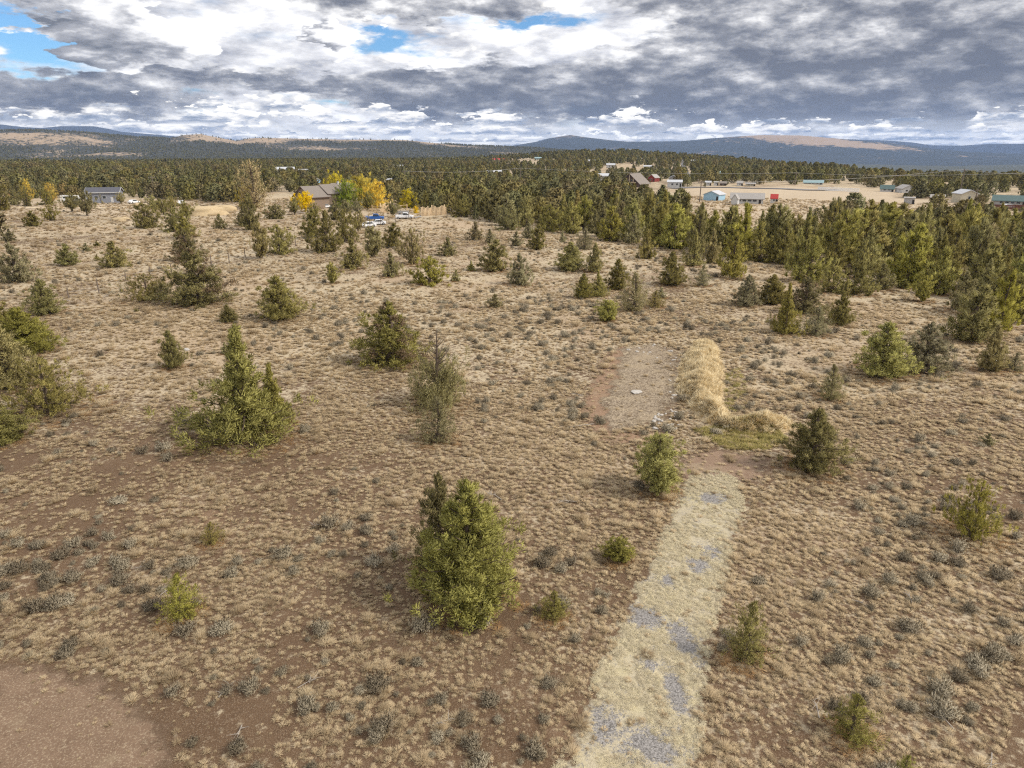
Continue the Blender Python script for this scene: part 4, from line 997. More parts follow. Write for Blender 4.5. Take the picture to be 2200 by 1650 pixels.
def sage():
    r_ = np.random.RandomState(33)
    KINDS = [shrub('sage_%d' % i, 200 + i, [1500, 1200, 900, 1300][i], 1.0, [.55, .42, .62, .5][i]) for i in range(4)]
    X, Y, S = [], [], []
    for lo, hi, dens in ((15, 45, 1.0), (45, 95, .42), (95, 190, .12), (190, 330, .035)):
        x, y = wedge(lo, hi, dens, r_)
        k = .65 * fbm(x / 9, y / 9, 210, 3) + .35 * fbm(x / 45, y / 45, 214, 2)
        keep = (k + .25 * (r_.rand(len(x)) - .5) > .50) & ~inside(GROVE, x, y) & ~inside(PASTURE, x, y)
        if hi < 110:
            for P in (DRIVE, PAD, DIRT, TURN): keep &= sdist(P, x, y) < -.3
            keep &= berm_height(x, y) < .08
        for tx, ty, tr in TREE_XY: keep &= np.hypot(x - tx, y - ty) > tr * .75
        X.append(x[keep]); Y.append(y[keep]); S.append(.34 + .85 * r_.rand(keep.sum()) ** 1.8)
    X, Y, S = map(np.concatenate, (X, Y, S)); n = len(X)
    near = np.argsort(-S / np.hypot(X, Y))
    u = np.array([to_px(a, b, 0) for a, b in zip(X, Y)])
    vis = [i for i in near if -20 < u[i][0] < 2220 and u[i][1] < 1670]
    own = vis[:290]; rest = np.array(sorted(set(range(n)) - set(own)))
    SHP = ['domed', 'low flat', 'tall', 'spreading']
    for i in own:
        kd = r_.randint(4); leaf, stem = KINDS[kd]
        e = bpy.data.objects.new('sagebrush', None); COL.objects.link(e); e.location = (X[i], Y[i], float(hgt(X[i], Y[i]))); e.rotation_euler = (0, 0, r_.rand() * 6.28); s = S[i]; e.scale = (s * (.8 + .5 * r_.rand()), s * (.75 + .35 * r_.rand()), s * (.75 + .4 * r_.rand())); e.empty_display_size = .1
        for nm, me in (('foliage', leaf), ('woody_stems', stem)):
            o = bpy.data.objects.new(nm, me); COL.objects.link(o); o.parent = e
        sz = 'large' if s > .8 else ('middling' if s > .58 else 'small')
        lb = '%s %s grey sagebrush clump near %s' % (sz, SHP[kd], near_to(X[i], Y[i])); tag(e, lb, 'shrub', lb.replace('clump near', 'clumps near'))
    x, y, s = X[rest], Y[rest], S[rest]; m = len(rest)
    print('sage', n, 'rest', m)
    stuff('sage_scrub', 'grey sagebrush scattered over the farther field', [(k[0], None) for k in KINDS], np.stack([x, y, hgt(x, y)], -1), r_.rand(m) * 6.28, np.stack([s * (.8 + .5 * r_.rand(m)), s, s * (.75 + .4 * r_.rand(m))], -1), r_.randint(0, 4, m))

# ================================================================ buildings, vehicles, fences
class MB:
    """collects boxes and prisms into one mesh"""
    def __init__(self): self.v, self.f = [], []
    def add(self, v, f):
        n = len(self.v); self.v += [tuple(q) for q in v]; self.f += [tuple(i + n for i in q) for q in f]; return self
    def box(self, x0, x1, y0, y1, z0, z1):
        v = [(x, y, z) for x in (x0, x1) for y in (y0, y1) for z in (z0, z1)]
        return self.add(v, [(0, 1, 3, 2), (4, 6, 7, 5), (0, 4, 5, 1), (2, 3, 7, 6), (0, 2, 6, 4), (1, 5, 7, 3)])
    def prism(self, pts, axis, a, b):
        """pts: outline in the plane across `axis` ('x' or 'y')"""
        n = len(pts); put = (lambda u, w, t: (t, u, w)) if axis == 'x' else (lambda u, w, t: (u, t, w))
        v = [put(u, w, a) for u, w in pts] + [put(u, w, b) for u, w in pts]
        f = [tuple(range(n)), tuple(range(2 * n - 1, n - 1, -1))] + [(i, (i + 1) % n, n + (i + 1) % n, n + i) for i in range(n)]
        return self.add(v, f)
    def build(self, name, mat, parent=None, smooth=False):
        me = bpy.data.meshes.new(name); me.from_pydata(self.v, [], self.f); me.materials.append(mat)
        bm_fix(me)
        return link(name, me, parent)
import bmesh
def bm_fix(me):
    bm = bmesh.new(); bm.from_mesh(me); bmesh.ops.recalc_face_normals(bm, faces=bm.faces); bm.to_mesh(me); bm.free()
def empty(name, loc, rz=0.0):
    e = bpy.data.objects.new(name, None); COL.objects.link(e); e.location = loc; e.rotation_euler = (0, 0, rz); e.empty_display_size = .5; return e
PAINT = {}
def paint(name, col, **kw):
    if name not in PAINT: PAINT[name] = plain(name, col, **kw)
    return PAINT[name]
WHITE = paint('white_siding', (.50, .50, .49)); CREAM = paint('cream_siding', (.46, .42, .32)); GREYS = paint('grey_blue_siding', (.215, .225, .26), scale=6)
BROWN = paint('brown_siding', (.235, .175, .13), scale=5); DKBROWN = paint('dark_brown_trim', (.085, .055, .042)); SHAKE = paint('brown_shake_roof', (.205, .175, .15), scale=5, var=.25)
DARKROOF = paint('charcoal_shingle_roof', (.085, .085, .10), scale=6, var=.2); WROOF = paint('white_metal_roof', (.46, .47, .49), rough=.6); TEALROOF = paint('teal_metal_roof', (.27, .38, .40), rough=.6)
BLUEW = paint('blue_metal_wall', (.30, .47, .60), rough=.5); RED = paint('barn_red', (.21, .035, .028)); GREENROOF = paint('green_metal_roof', (.10, .15, .145), rough=.6); TANW = paint('tan_siding', (.45, .37, .27))
GREYW = paint('grey_board_wall', (.35, .34, .33)); REDROOF = paint('red_roof', (.42, .05, .045)); LOG = paint('pale_peeled_log', (.58, .43, .26), scale=8, var=.25); OLDWOOD = paint('weathered_wood', (.16, .125, .10), scale=9, var=.3); TAR = paint('black_tyre', (.02, .02, .02)); STEEL = paint('steel', (.5, .5, .52), rough=.4, metal=.8)
WIRE = paint('aluminium_wire', (.42, .41, .40), rough=.9)
BLUE = paint('blue_paint', (.03, .11, .36), rough=.4); WCAR = paint('white_car_paint', (.82, .83, .85), rough=.25, spec=.6); DARK = paint('opening_shade_and_trim', (.025, .022, .02)); GREYROOF = paint('grey_roof', (.33, .31, .29), var=.2); DOORW = paint('pale_door', (.55, .55, .56))
def glass_mat():
    m, g = new_mat('window_glass'); finish(g, (.035, .045, .055), .12, None, spec=.7); return m
GLASS = glass_mat()
def gable(parent, x0, x1, y0, y1, eave, ridge, wall, roof, over=.45, along='x', z0=0.0, trim=None, th=.22):
    """walls with gable ends and a two-slope roof; ridge runs along `along`"""
    w = MB()
    if along == 'x':
        c = (y0 + y1) / 2; w.prism([(y0, z0 - .4), (y1, z0 - .4), (y1, eave), (c, ridge), (y0, eave)], 'x', x0, x1); half, a, b = (y1 - y0) / 2, x0 - over, x1 + over
    else:
        c = (x0 + x1) / 2; w.prism([(x0, z0 - .4), (x1, z0 - .4), (x1, eave), (c, ridge), (x0, eave)], 'y', y0, y1); half, a, b = (x1 - x0) / 2, y0 - over, y1 + over
    wo = w.build('wall', wall, parent); sl = (ridge - eave) / half; dz = over * sl
    ro = []
    for s in (-1, 1):
        e = c + s * (half + over)
        m = MB().prism([(c, ridge + .03), (e, eave - dz + .03), (e, eave - dz + th + .03), (c, ridge + th + .03)], along, a, b); ro.append(m.build('roof', roof, parent))
        if trim: MB().prism([(e, eave - dz - .02), (e + s * .08, eave - dz - .02), (e + s * .08, eave - dz + th + .06), (e, eave - dz + th + .06)], along, a, b).build('gutter', trim, ro[-1])
    if trim:
        for t in (a, b):
            k = -.06 if t == a else .06
            m = MB()
            for s in (-1, 1):
                e = c + s * (half + over); m.prism([(c, ridge - .05), (e, eave - dz - .05), (e, eave - dz + th + .05), (c, ridge + th + .05)], along, min(t, t + k), max(t, t + k))
            m.build('bargeboard', trim, ro[0])
    return wo, ro
def opening(parent, face, at_, z0, z1, half, plane, frame=None, pane=None, name='window'):
    """a window or door on a wall; face 'x' or 'y' is the wall's axis, plane its position, sign from out"""
    out = 1 if plane[1] > 0 else -1; p = plane[0]
    def b(h, za, zb, d0, d1):
        lo, hi = sorted((p + out * d0, p + out * d1))
        return MB().box(lo, hi, at_ - h, at_ + h, za, zb) if face == 'x' else MB().box(at_ - h, at_ + h, lo, hi, za, zb)
    fr = b(half, z0, z1, .004, .07).build(name, frame or WHITE, parent)
    b(half * .84, z0 + (z1 - z0) * .08, z1 - (z1 - z0) * .08, .075, .09).build('pane' if name == 'window' else 'panel', pane or GLASS, fr)
    return fr
def sight(b, half, back=70, lim=2.6): SIGHT.append((b.x, b.y, half, back, lim)); KEEP_CLEAR.append((b.x, b.y, half * 1.15 + 2))

# ---- the brown house
def brown_house():
    b = land(672, 446); s = mpp(b); e = empty('brown_house', b, R(-40)); tag(e, 'two-storey brown house with shake roofs behind the golden round tree', 'house')
    # local: -y faces the viewer's right-hand gable end, ridge along y going back-left
    k = s / .197
    W, L = 12.0, 9.0
    gable(e, -W / 2, W / 2, -L / 2, L / 2, 4.7, 8.6, BROWN, SHAKE, .7, 'y', trim=DKBROWN)
    for x in (-1.6, 1.9): opening(e, 'y', x, 5.0, 6.7, .62, (-L / 2, -1), WHITE)
    opening(e, 'y', -2.6, .2, 2.4, 1.5, (-L / 2, -1), DKBROWN, DOORW, 'door'); opening(e, 'y', 2.6, .9, 2.2, .7, (-L / 2, -1), WHITE)
    MB().box(-W / 2 - .05, W / 2 + .05, -L / 2 - .07, -L / 2 - .01, 3.55, 3.8).build('trim_band', DKBROWN, e)
    MB().prism([(-1.6, 7.75), (1.6, 7.75), (0, 8.55)], 'y', -L / 2 - .12, -L / 2 - .02).build('gable_truss', DKBROWN, e)
    # middle and rear blocks, taller
    gable(e, -W / 2 + .3, W / 2 - .6, L / 2 + .02, L / 2 + 6.5, 5.6, 9.0, BROWN, SHAKE, .5, 'y', trim=DKBROWN)
    gable(e, -W / 2 - .9, W / 2 - 1.0, L / 2 + 6.55, L / 2 + 15, 6.3, 9.3, BROWN, SHAKE, .6, 'y', trim=DKBROWN)
    for y in (L / 2 + 8.5, L / 2 + 11, L / 2 + 13.5): opening(e, 'x', y, 4.0, 5.6, .6, (-W / 2 - .9, -1), WHITE)
    for y in (L / 2 + 1.8, L / 2 + 4.6): opening(e, 'x', y, 4.1, 5.2, .5, (-W / 2 + .3, -1), WHITE)
    gable(e, -W / 2 - 6.2, -W / 2 - .95, L / 2 + 2.0, L / 2 + 11, 2.5, 3.9, BROWN, SHAKE, .5, 'x', trim=DKBROWN)
    opening(e, 'x', L / 2 + 6.5, .3, 2.2, .9, (-W / 2 - 6.2, -1), WHITE)
    ch = MB().box(-.5, .2, L / 2 + 9, L / 2 + 9.7, 8.6, 10.3).build('chimney', WHITE, e); MB().box(-.6, .3, L / 2 + 8.9, L / 2 + 9.8, 10.302, 10.45).build('chimney_cap', DARK, ch)
    dk = MB().box(-W / 2 - 5.5, -W / 2 - .95, L / 2 + 11.6, L / 2 + 16, 2.7, 2.95).build('deck', DKBROWN, e)
    for y in (L / 2 + 11.8, L / 2 + 15.8): MB().box(-W / 2 - 5.4, -W / 2 - 5.2, y - .1, y + .1, -.3, 2.7).build('deck_post', DKBROWN, dk)
    for z in (3.4, 3.9): MB().box(-W / 2 - 5.45, -W / 2 - 5.35, L / 2 + 11.6, L / 2 + 16, z, z + .12).build('deck_rail', DKBROWN, dk)
    e.scale = (k, k, k); sight(b, 17, 60)
brown_house()
def grey_house():
    b = land(228, 434); e = empty('grey_house', b, R(18)); k = mpp(b) / .2; e.scale = (k, k, k); tag(e, 'grey-blue single-storey house with charcoal roof and white trim', 'house')
    gable(e, -6.2, 6.2, -4.6, 4.6, 4.2, 5.9, GREYS, DARKROOF, .5, 'x', trim=WHITE)
    for x in (-6.2, 6.2): MB().box(x - .14, x + .14, -4.74, -4.61, -.3, 4.1).build('corner_board', WHITE, e)
    for x in (-2.4, 0.6): opening(e, 'y', x, 1.6, 2.9, .75, (-4.6, -1), WHITE)
    opening(e, 'y', 3.4, .1, 2.2, .5, (-4.6, -1), DOORW, WHITE, 'door'); MB().box(-.75, -.6, -4.85, -4.62, .2, 4.0).build('downpipe', STEEL, e)
    opening(e, 'x', 0, 1.6, 2.8, .7, (-6.2, -1), WHITE); sight(b, 13, 40)
grey_house()
def outbuilding(name, px, py, wp, hp, wall, roof, label, cat='building', along='x', rz=0.0, depth=.7, wins=2, door=True, open_front=False, trim=None, group=None, pitch=.28, wmat=None):
    """a small building wp x hp photograph pixels in size"""
    b = land(px, py); s = mpp(b); W, Hh = wp * s, max(hp * s, 1.6); D = W * depth
    e = empty(name, b, math.atan2(-b.x, b.y) + R(rz)); tag(e, label, cat, group)
    rise = Hh * pitch; eave = Hh - rise
    if along == 'x': wo, _ = gable(e, -W / 2, W / 2, 0, D, eave, Hh, wall, roof, W * .03 + .15, 'x', trim=trim)
    else: wo, _ = gable(e, -W / 2, W / 2, 0, D, eave, Hh, wall, roof, W * .03 + .15, 'y', trim=trim)
    if open_front: MB().box(-W * .40, W * .30, -.06, -.01, -.1, eave * .82).build('opening', DARK, e)  # dark panel on the front wall, painting in the shaded interior
    else:
        for i in range(wins):
            x = -W * .32 + W * .64 * (i + .5) / wins
            opening(e, 'y', x, eave * .42, eave * .78, W * .05 + .15, (0, -1), WHITE if wall is not WHITE else GREYW)
        if door: opening(e, 'y', W * .40, 0, eave * .76, max(.4, W * .035), (0, -1), DKBROWN, DARK, 'door')
    sight(b, W * .55, 70 if py > 390 else 60); return e
OB = outbuilding
OB('white_shed', 1294, 389, 28, 15, WHITE, WROOF, 'long white shed with red skirting near the timber lodge', wins=3)
OB('box_trailer', 1283, 403, 30, 13, WHITE, WROOF, 'white enclosed trailer parked below the long white shed', 'trailer', wins=0, pitch=.08)
OB('red_barn', 1399, 391, 16, 15, RED, GREYROOF, 'small dark red barn beside the timber lodge', 'barn', 'y', rz=-30, depth=1.3, wins=1, pitch=.42)
OB('grey_garage', 1446, 391, 18, 13, GREYW, WROOF, 'grey gabled garage behind the long white building', 'garage', 'y', wins=1, pitch=.4)
OB('white_barn', 1449, 402, 30, 14, WHITE, WROOF, 'wide white metal building below the grey garage', 'barn', wins=2)
OB('blue_shed', 1527, 431, 34, 19, BLUEW, WROOF, 'light blue metal shed with white roof in the pasture', 'shed', 'y', rz=-22, depth=1.1, wins=0, pitch=.36)
OB('ranch_house', 1604, 438, 66, 21, WHITE, GREYROOF, 'low white ranch house with brown-grey roof beside the pasture', 'house', wins=4, depth=.35, pitch=.45)
OB('ranch_wing', 1577, 441, 13, 22, WHITE, GREYROOF, 'white gabled wing at the end of the ranch house', 'house', 'y', rz=-10, depth=1.6, wins=0, door=False, pitch=.42)
OB('red_roof_shed', 1662, 437, 14, 18, WHITE, REDROOF, 'small white shed with a red roof behind the ranch house', 'shed', wins=1, pitch=.4)
OB('teal_roof_house', 1536, 380, 20, 11, CREAM, TEALROOF, 'cream house with pale teal roof on the wooded rise', 'house', wins=2, pitch=.4)
OB('hilltop_cabin', 1617, 369, 12, 6, WHITE, WROOF, 'tiny white cabin among junipers on the rise', 'cabin', wins=1)
OB('hilltop_house', 1660, 371, 18, 6, CREAM, CREAM, 'long cream house among junipers on the rise', 'house', wins=2)
OB('long_blue_building', 1747, 396, 38, 8, WHITE, TEALROOF, 'long low building with a pale blue roof behind the road', 'building', depth=.25, wins=3, pitch=.5)
OB('white_garage', 1521, 399, 12, 9, WHITE, WROOF, 'small white garage at the end of the road row', 'garage', wins=1)
OB('camper', 1538, 399, 9, 8, WHITE, WHITE, 'white camper parked in the road row', 'camper', wins=1, pitch=.05)
OB('brown_cabin', 1553, 399, 14, 8, DKBROWN, SHAKE, 'dark brown cabin in the road row', 'cabin', wins=1, pitch=.4)
OB('pale_cottage', 1589, 399, 12, 9, WHITE, GREYROOF, 'pale cottage half hidden in the road row', 'house', wins=1, pitch=.4)
OB('cream_trailer', 1612, 400, 20, 6, CREAM, GREYROOF, 'long cream trailer home in the road row', 'trailer', wins=2)
OB('grey_block_shed', 1952, 439, 20, 14, GREYW, GREYROOF, 'grey shed with a dark open side beyond the grove', 'shed', wins=0, door=True, pitch=.1)
OB('open_hay_shed', 2012, 437, 26, 17, OLDWOOD, GREYROOF, 'open-fronted hay shed next to the grey shed', 'shed', wins=0, open_front=True, pitch=.3)
OB('cream_barn', 2080, 437, 34, 27, CREAM, WROOF, 'tall cream barn with white roof beyond the grove', 'barn', 'y', rz=28, depth=1.1, wins=1, pitch=.28)
OB('green_roof_house', 2168, 442, 62, 20, GREYW, GREENROOF, 'long grey house with green metal roof behind the red fence', 'house', wins=4, depth=.35, pitch=.45)
OB('white_gable_house', 1952, 415, 28, 16, WHITE, GREYROOF, 'white gabled house among trees behind the pasture', 'house', 'y', rz=25, depth=1.2, wins=2, pitch=.45)
OB('hidden_green_house', 1905, 412, 26, 13, WHITE, GREENROOF, 'white house with dark green roof half hidden by trees', 'house', wins=2, depth=.4, pitch=.5)
OB('light_blue_shed', 684, 399, 14, 15, BLUEW, WROOF, 'pale blue gabled shed above the brown house roof', 'shed', 'y', rz=20, depth=1.2, wins=0, pitch=.4)
OB('white_roof_barn', 832, 395, 20, 10, WHITE, WROOF, 'white-roofed barn peeking above the yellow willow', 'barn', wins=0)
OB('low_white_shed', 988, 412, 26, 9, WHITE, WROOF, 'low white shed standing alone in the woodland', 'shed', wins=2)
OB('white_workshop', 1062, 376, 30, 9, WHITE, WROOF, 'white workshop beside the straw-coloured clearing', 'workshop', wins=2)
OB('large_white_hall', 613, 372, 38, 12, WHITE, WROOF, 'large white hall in the far woodland', 'building', wins=3, pitch=.35)
OB('white_row', 664, 370, 44, 6, WHITE, WROOF, 'long row of low white buildings beside the large hall', 'building', wins=4, depth=.3)
OB('far_white_house', 845, 361, 14, 7, WHITE, GREYROOF, 'white house on the far clearing edge', 'house', 'y', wins=1, pitch=.4)
OB('far_white_barn', 860, 361, 12, 6, WHITE, WROOF, 'white barn next to the far clearing house', 'barn', wins=1)
OB('teal_barn', 1156, 343, 14, 5, TEALROOF, TEALROOF, 'teal barn on the crest of the central rise', 'barn', wins=0)
OB('red_roof_house', 1072, 346, 26, 5, TANW, REDROOF, 'tan house with dull red roof on the central rise', 'house', wins=2, pitch=.5)
OB('rise_white_house', 1275, 351, 24, 7, WHITE, WROOF, 'white long house on the slope of the central rise', 'house', wins=2)
OB('rise_square_house', 1312, 361, 18, 9, WHITE, WROOF, 'square white house lower on the central rise', 'house', wins=2)
OB('rise_pink_house', 1393, 363, 20, 7, CREAM, WROOF, 'pale house below the straight road on the rise', 'house', wins=2)
OB('rise_cottage', 1374, 345, 12, 5, WHITE, GREYROOF, 'tiny white cottage near the crest beside the road', 'house', wins=1, pitch=.4)
OB('road_cottage', 1489, 349, 9, 5, WHITE, WROOF, 'tiny white cottage across the straight road', 'house', wins=1)
OB('far_west_house', 100, 349, 16, 5, CREAM, WROOF, 'cream house at the foot of the dark hills', 'house', wins=1)
OB('far_west_barn', 28, 350, 14, 5, TANW, CREAM, 'tan barn at the foot of the dark hills', 'barn', wins=1)
OB('far_white_strip', 675, 345, 14, 4, WHITE, WROOF, 'small white building at the edge of the hills', 'building', wins=1)
OB('far_hamlet_house', 905, 345, 16, 5, WHITE, GREYROOF, 'far house at the end of the straw clearing', 'house', wins=1)
OB('far_hamlet_barn', 965, 346, 18, 5, WHITE, WROOF, 'far long barn at the end of the straw clearing', 'barn', wins=1)
def lodge():
    b = land(1352, 402); s = mpp(b); e = empty('timber_lodge', b, math.atan2(-b.x, b.y) + R(-28)); tag(e, 'dark timber-framed lodge with a big steep gable', 'house')
    W, Hh, L = 48 * s, 27 * s, 44 * s
    gable(e, -W / 2, W / 2, 0, L, Hh * .28, Hh, DKBROWN, SHAKE, .8, 'y', trim=DKBROWN)
    for x in (-W * .2, 0, W * .2): MB().box(x - .2, x + .2, -.5, -.1, 0, Hh * (.30 + .68 * (1 - abs(x) / (W / 2)))).build('timber_post', TANW, e)
    MB().box(-W * .34, W * .34, -.56, -.12, Hh * .34, Hh * .40).build('timber_beam', TANW, e)
    for x in (-W * .12, W * .1): opening(e, 'y', x, Hh * .44, Hh * .62, W * .045, (0, -1), TANW)
    MB().box(-W * .42, -W * .10, -.2, -.02, 0, Hh * .24).build('garage_door', WHITE, e); sight(b, W * .8, 60)
lodge()

# ---- fences
def post_fence(name, label, posts, mat, wires=(.5, 1.0), r=.07, wire_r=.012, group=None):
    base = land(*posts[0][:2]); e = empty(name, base); tag(e, label, 'fence', group); tops = []
    rr = np.random.RandomState(len(posts))
    for px, py, hp in posts:
        p = land(px, py); h = max(.7, hp * mpp(p) * 1.05); q = p - base; tl = rr.normal(size=2) * .05
        v, f = tubes([(np.array([[q.x, q.y, q.z - .2], [q.x + tl[0] * .5, q.y + tl[1] * .5, q.z + h * .5], [q.x + tl[0], q.y + tl[1], q.z + h]]), np.array([r * 1.1, r, r * .9]))], 6)
        link('post', mesh_np('post', v, np.concatenate([f]), [mat], True), e); tops.append((q, h))
    for w in wires:
        segs = [(np.array([[a.x, a.y, a.z + min(w, ha * .95)], [(a.x + c.x) / 2, (a.y + c.y) / 2, (a.z + c.z) / 2 + min(w, ha * .95) - .04], [c.x, c.y, c.z + min(w, hc * .95)]]), np.full(3, wire_r)) for (a, ha), (c, hc) in zip(tops, tops[1:])]
        v, f = tubes(segs, 3); link('wire', mesh_np('wire', v, f, [STEEL]), e)
    return e
post_fence('wire_fence', 'leaning wooden posts of an old wire fence climbing to the homestead', [(148, 643, 24), (213, 630, 30), (271, 604, 18), (323, 594, 20), (370, 591, 24), (455, 574, 24), (493, 566, 22), (527, 553, 20), (580, 540, 18), (635, 529, 17), (658, 521, 18), (700, 512, 16), (735, 503, 16), (768, 495, 18), (795, 489, 18), (818, 484, 16), (850, 477, 15), (878, 471, 14)], OLDWOOD, r=.08)
def rail_run(name, label, pts, mat, h, gapm, rails, pr=.07, board=False, cat='fence', bh=.14):
    P = [land(*q) for q in pts]; base = P[0]; e = empty(name, base); tag(e, label, cat)
    for a, c in zip(P, P[1:]):
        n = max(1, int((c - a).length / gapm))
        for i in range(n + (c is P[-1])):
            q = a.lerp(c, i / n) - base; q.z = float(hgt(q.x + base.x, q.y + base.y)) - base.z
            MB().box(q.x - pr, q.x + pr, q.y - pr, q.y + pr, q.z - .3, q.z + h).build('post', mat, e)
        d = (c - a).normalized(); nrm = Vector((-d.y, d.x, 0)) * .05
        for z in rails:
            m = MB(); u, w = a - base, c - base
            m.add([u - nrm + Vector((0, 0, z)), w - nrm + Vector((0, 0, z)), w + nrm + Vector((0, 0, z)), u + nrm + Vector((0, 0, z)), u - nrm + Vector((0, 0, z + bh)), w - nrm + Vector((0, 0, z + bh)), w + nrm + Vector((0, 0, z + bh)), u + nrm + Vector((0, 0, z + bh))], [(0, 1, 2, 3), (4, 5, 6, 7), (0, 1, 5, 4), (1, 2, 6, 5), (2, 3, 7, 6), (3, 0, 4, 7)])
            m.build('rail', mat, e)
    return e
rail_run('white_fence', 'long white rail fence along the far side of the pasture', [(1757, 409), (1800, 411), (1845, 413)], paint('white_fence_paint', (.78, .78, .77)), 1.9, 4, (.15, .75, 1.35), bh=.42)
rail_run('red_brown_fence', 'dark red-brown board fence in front of the green-roofed house', [(2068, 449), (2120, 451), (2200, 453), (2260, 454)], paint('red_brown_boards', (.13, .045, .03), var=.3), 1.9, 2.6, (.1, .5, .9, 1.3, 1.65), bh=.32)
def palisade(label, x0, x1, y0, y1, hp, n, seed):
    rr = np.random.RandomState(seed); a, c = land(x0, y0), land(x1, y1); e = empty('log_palisade', a); tag(e, label, 'fence')
    for i in range(n):
        p = a.lerp(c, i / (n - 1)); q = p - a; h = hp * mpp(p) * (.75 + .4 * rr.rand()); r = .12 + .09 * rr.rand()
        v, f = tubes([(np.array([[q.x, q.y, q.z - .3], [q.x, q.y, q.z + h * .99], [q.x, q.y, q.z + h]]), np.array([r, r * .95, .01]))], 6); link('log', mesh_np('log', v, f, [LOG], True), e)
palisade('upright pale log palisade in the homestead yard', 818, 842, 457, 456, 22, 12, 1)
palisade('row of pale upright logs at the wood edge of the yard', 906, 958, 464, 461, 20, 20, 2)
rail_run('log_corral', 'low pale log rail corral beside the palisade', [(800, 455), (818, 456)], LOG, 2.2, 3, (.6, 1.2, 1.8), .12)
rail_run('log_gateway', 'pale log crossbeam gateway in the yard', [(856, 458), (875, 457)], LOG, 2.9, 6, (2.4,), .14)

# ---- vehicles
def car(px, py, rz, paintm, label, kind='sedan', group=None, cat='car', name='parked_car'):
    b = land(px, py); e = empty(name, b, R(rz)); tag(e, label, cat, group)
    if kind == 'sedan': pr = [(-2.2, .35), (2.2, .35), (2.25, .75), (1.2, .92), (.55, 1.42), (-1.0, 1.45), (-1.7, .98), (-2.25, .9)]; gl = [(1.02, .96), (.5, 1.36), (-.95, 1.39), (-1.5, 1.0)]
    elif kind == 'pickup': pr = [(-2.7, .45), (2.6, .45), (2.65, 1.0), (1.4, 1.15), (.8, 1.8), (-.5, 1.82), (-.6, 1.15), (-2.7, 1.15)]; gl = [(1.2, 1.18), (.72, 1.72), (-.42, 1.74), (-.48, 1.18)]
    else: pr = [(-3.2, .5), (3.2, .5), (3.3, 1.2), (3.0, 2.6), (-3.2, 2.7), (-3.3, .9)]; gl = [(2.4, 1.5), (2.4, 2.2), (-2.2, 2.2), (-2.2, 1.5)]
    MB().prism(pr, 'y', -.88, .88).build('body', paintm, e)
    for s in (-1, 1): MB().prism(gl, 'y', *sorted((s * .885, s * .90))).build('side_window', GLASS, e)
    if kind != 'camper': MB().add([(gl[0][0] + .16, -.74, gl[0][1] + .03), (gl[0][0] + .16, .74, gl[0][1] + .03), (gl[1][0] + .1, .66, gl[1][1] + .02), (gl[1][0] + .1, -.66, gl[1][1] + .02)], [(0, 1, 2, 3)]).build('windscreen', GLASS, e)
    for x in (pr[0][0] + .75, pr[1][0] - .8):
        for s in (-1, 1):
            a = np.arange(12) * math.pi / 6; r = .36
            w = MB().prism([(x + r * math.cos(t), r + r * math.sin(t)) for t in a], 'y', *sorted((s * .72, s * .93))).build('wheel', TAR, e)
            MB().prism([(x + .2 * math.cos(t), r + .2 * math.sin(t)) for t in a], 'y', *sorted((s * .935, s * .95))).build('hubcap', STEEL, w)
    for s in (-1, 1): MB().box(pr[2][0] - .05, pr[2][0] + .03, s * .62 - .16, s * .62 + .16, pr[2][1] - .2, pr[2][1] - .02).build('headlight', WHITE, e)
    return e
car(790, 488, -150, WCAR, 'white sedan parked by the fence end of the yard'); car(812, 483, -165, WCAR, 'white hatchback parked beside the white sedan'); car(806, 473, 10, BLUE, 'blue pickup truck behind the white cars', 'pickup', cat='truck', name='pickup_truck')
car(390, 441, 100, WCAR, 'white pickup parked on the track to the grey house', 'pickup', cat='truck', name='pickup_truck'); car(152, 434, 12, WCAR, 'white camper van beside the grey house', 'camper', cat='camper', name='camper_van'); car(700, 447, 30, WCAR, 'pale car next to the brown house wall')
car(870, 470, 5, WCAR, 'white pickup in the yard below the log gateway', 'pickup', cat='truck', name='pickup_truck'); car(288, 437, 70, WCAR, 'small pale car near the haystack by the grey house'); car(2165, 447, 0, WCAR, 'white car in front of the green-roofed house')
def boards(px, py, label):
    b = land(px, py); e = empty('lumber_pile', b, px); tag(e, label, 'lumber')
    rr = np.random.RandomState(px)
    for i in range(9):
        x, z = rr.rand() * 1.6 - .8, .12 + .14 * (i // 3)
        MB().box(x - .12, x + .12, -1.6 - rr.rand(), 1.6 + rr.rand(), z - .06, z + .06).build('plank', [OLDWOOD, LOG, GREYW][i % 3], e)
boards(895, 468, 'heap of dark scrap lumber in the yard'); boards(785, 467, 'scrap planks piled by the blue pickup'); boards(640, 460, 'firewood planks beneath the golden round tree')
def trailer(px, py, label):
    b = land(px, py); e = empty('flat_trailer', b, R(8)); tag(e, label, 'trailer'); MB().box(-2.6, 2.6, -1, 1, .7, .85).build('bed', GREYW, e); MB().box(-2.55, 2.55, -1.02, -.98, .86, 1.6).build('side_board', GREYW, e)
    for x in (-.5, .5):
        for s in (-1, 1): MB().prism([(x + .38 * math.cos(t * .5236), .38 + .38 * math.sin(t * .5236)) for t in range(12)], 'y', *sorted((s * 1.05, s * 1.25))).build('wheel', TAR, e)
trailer(862, 463, 'grey flat trailer beneath the log gateway')

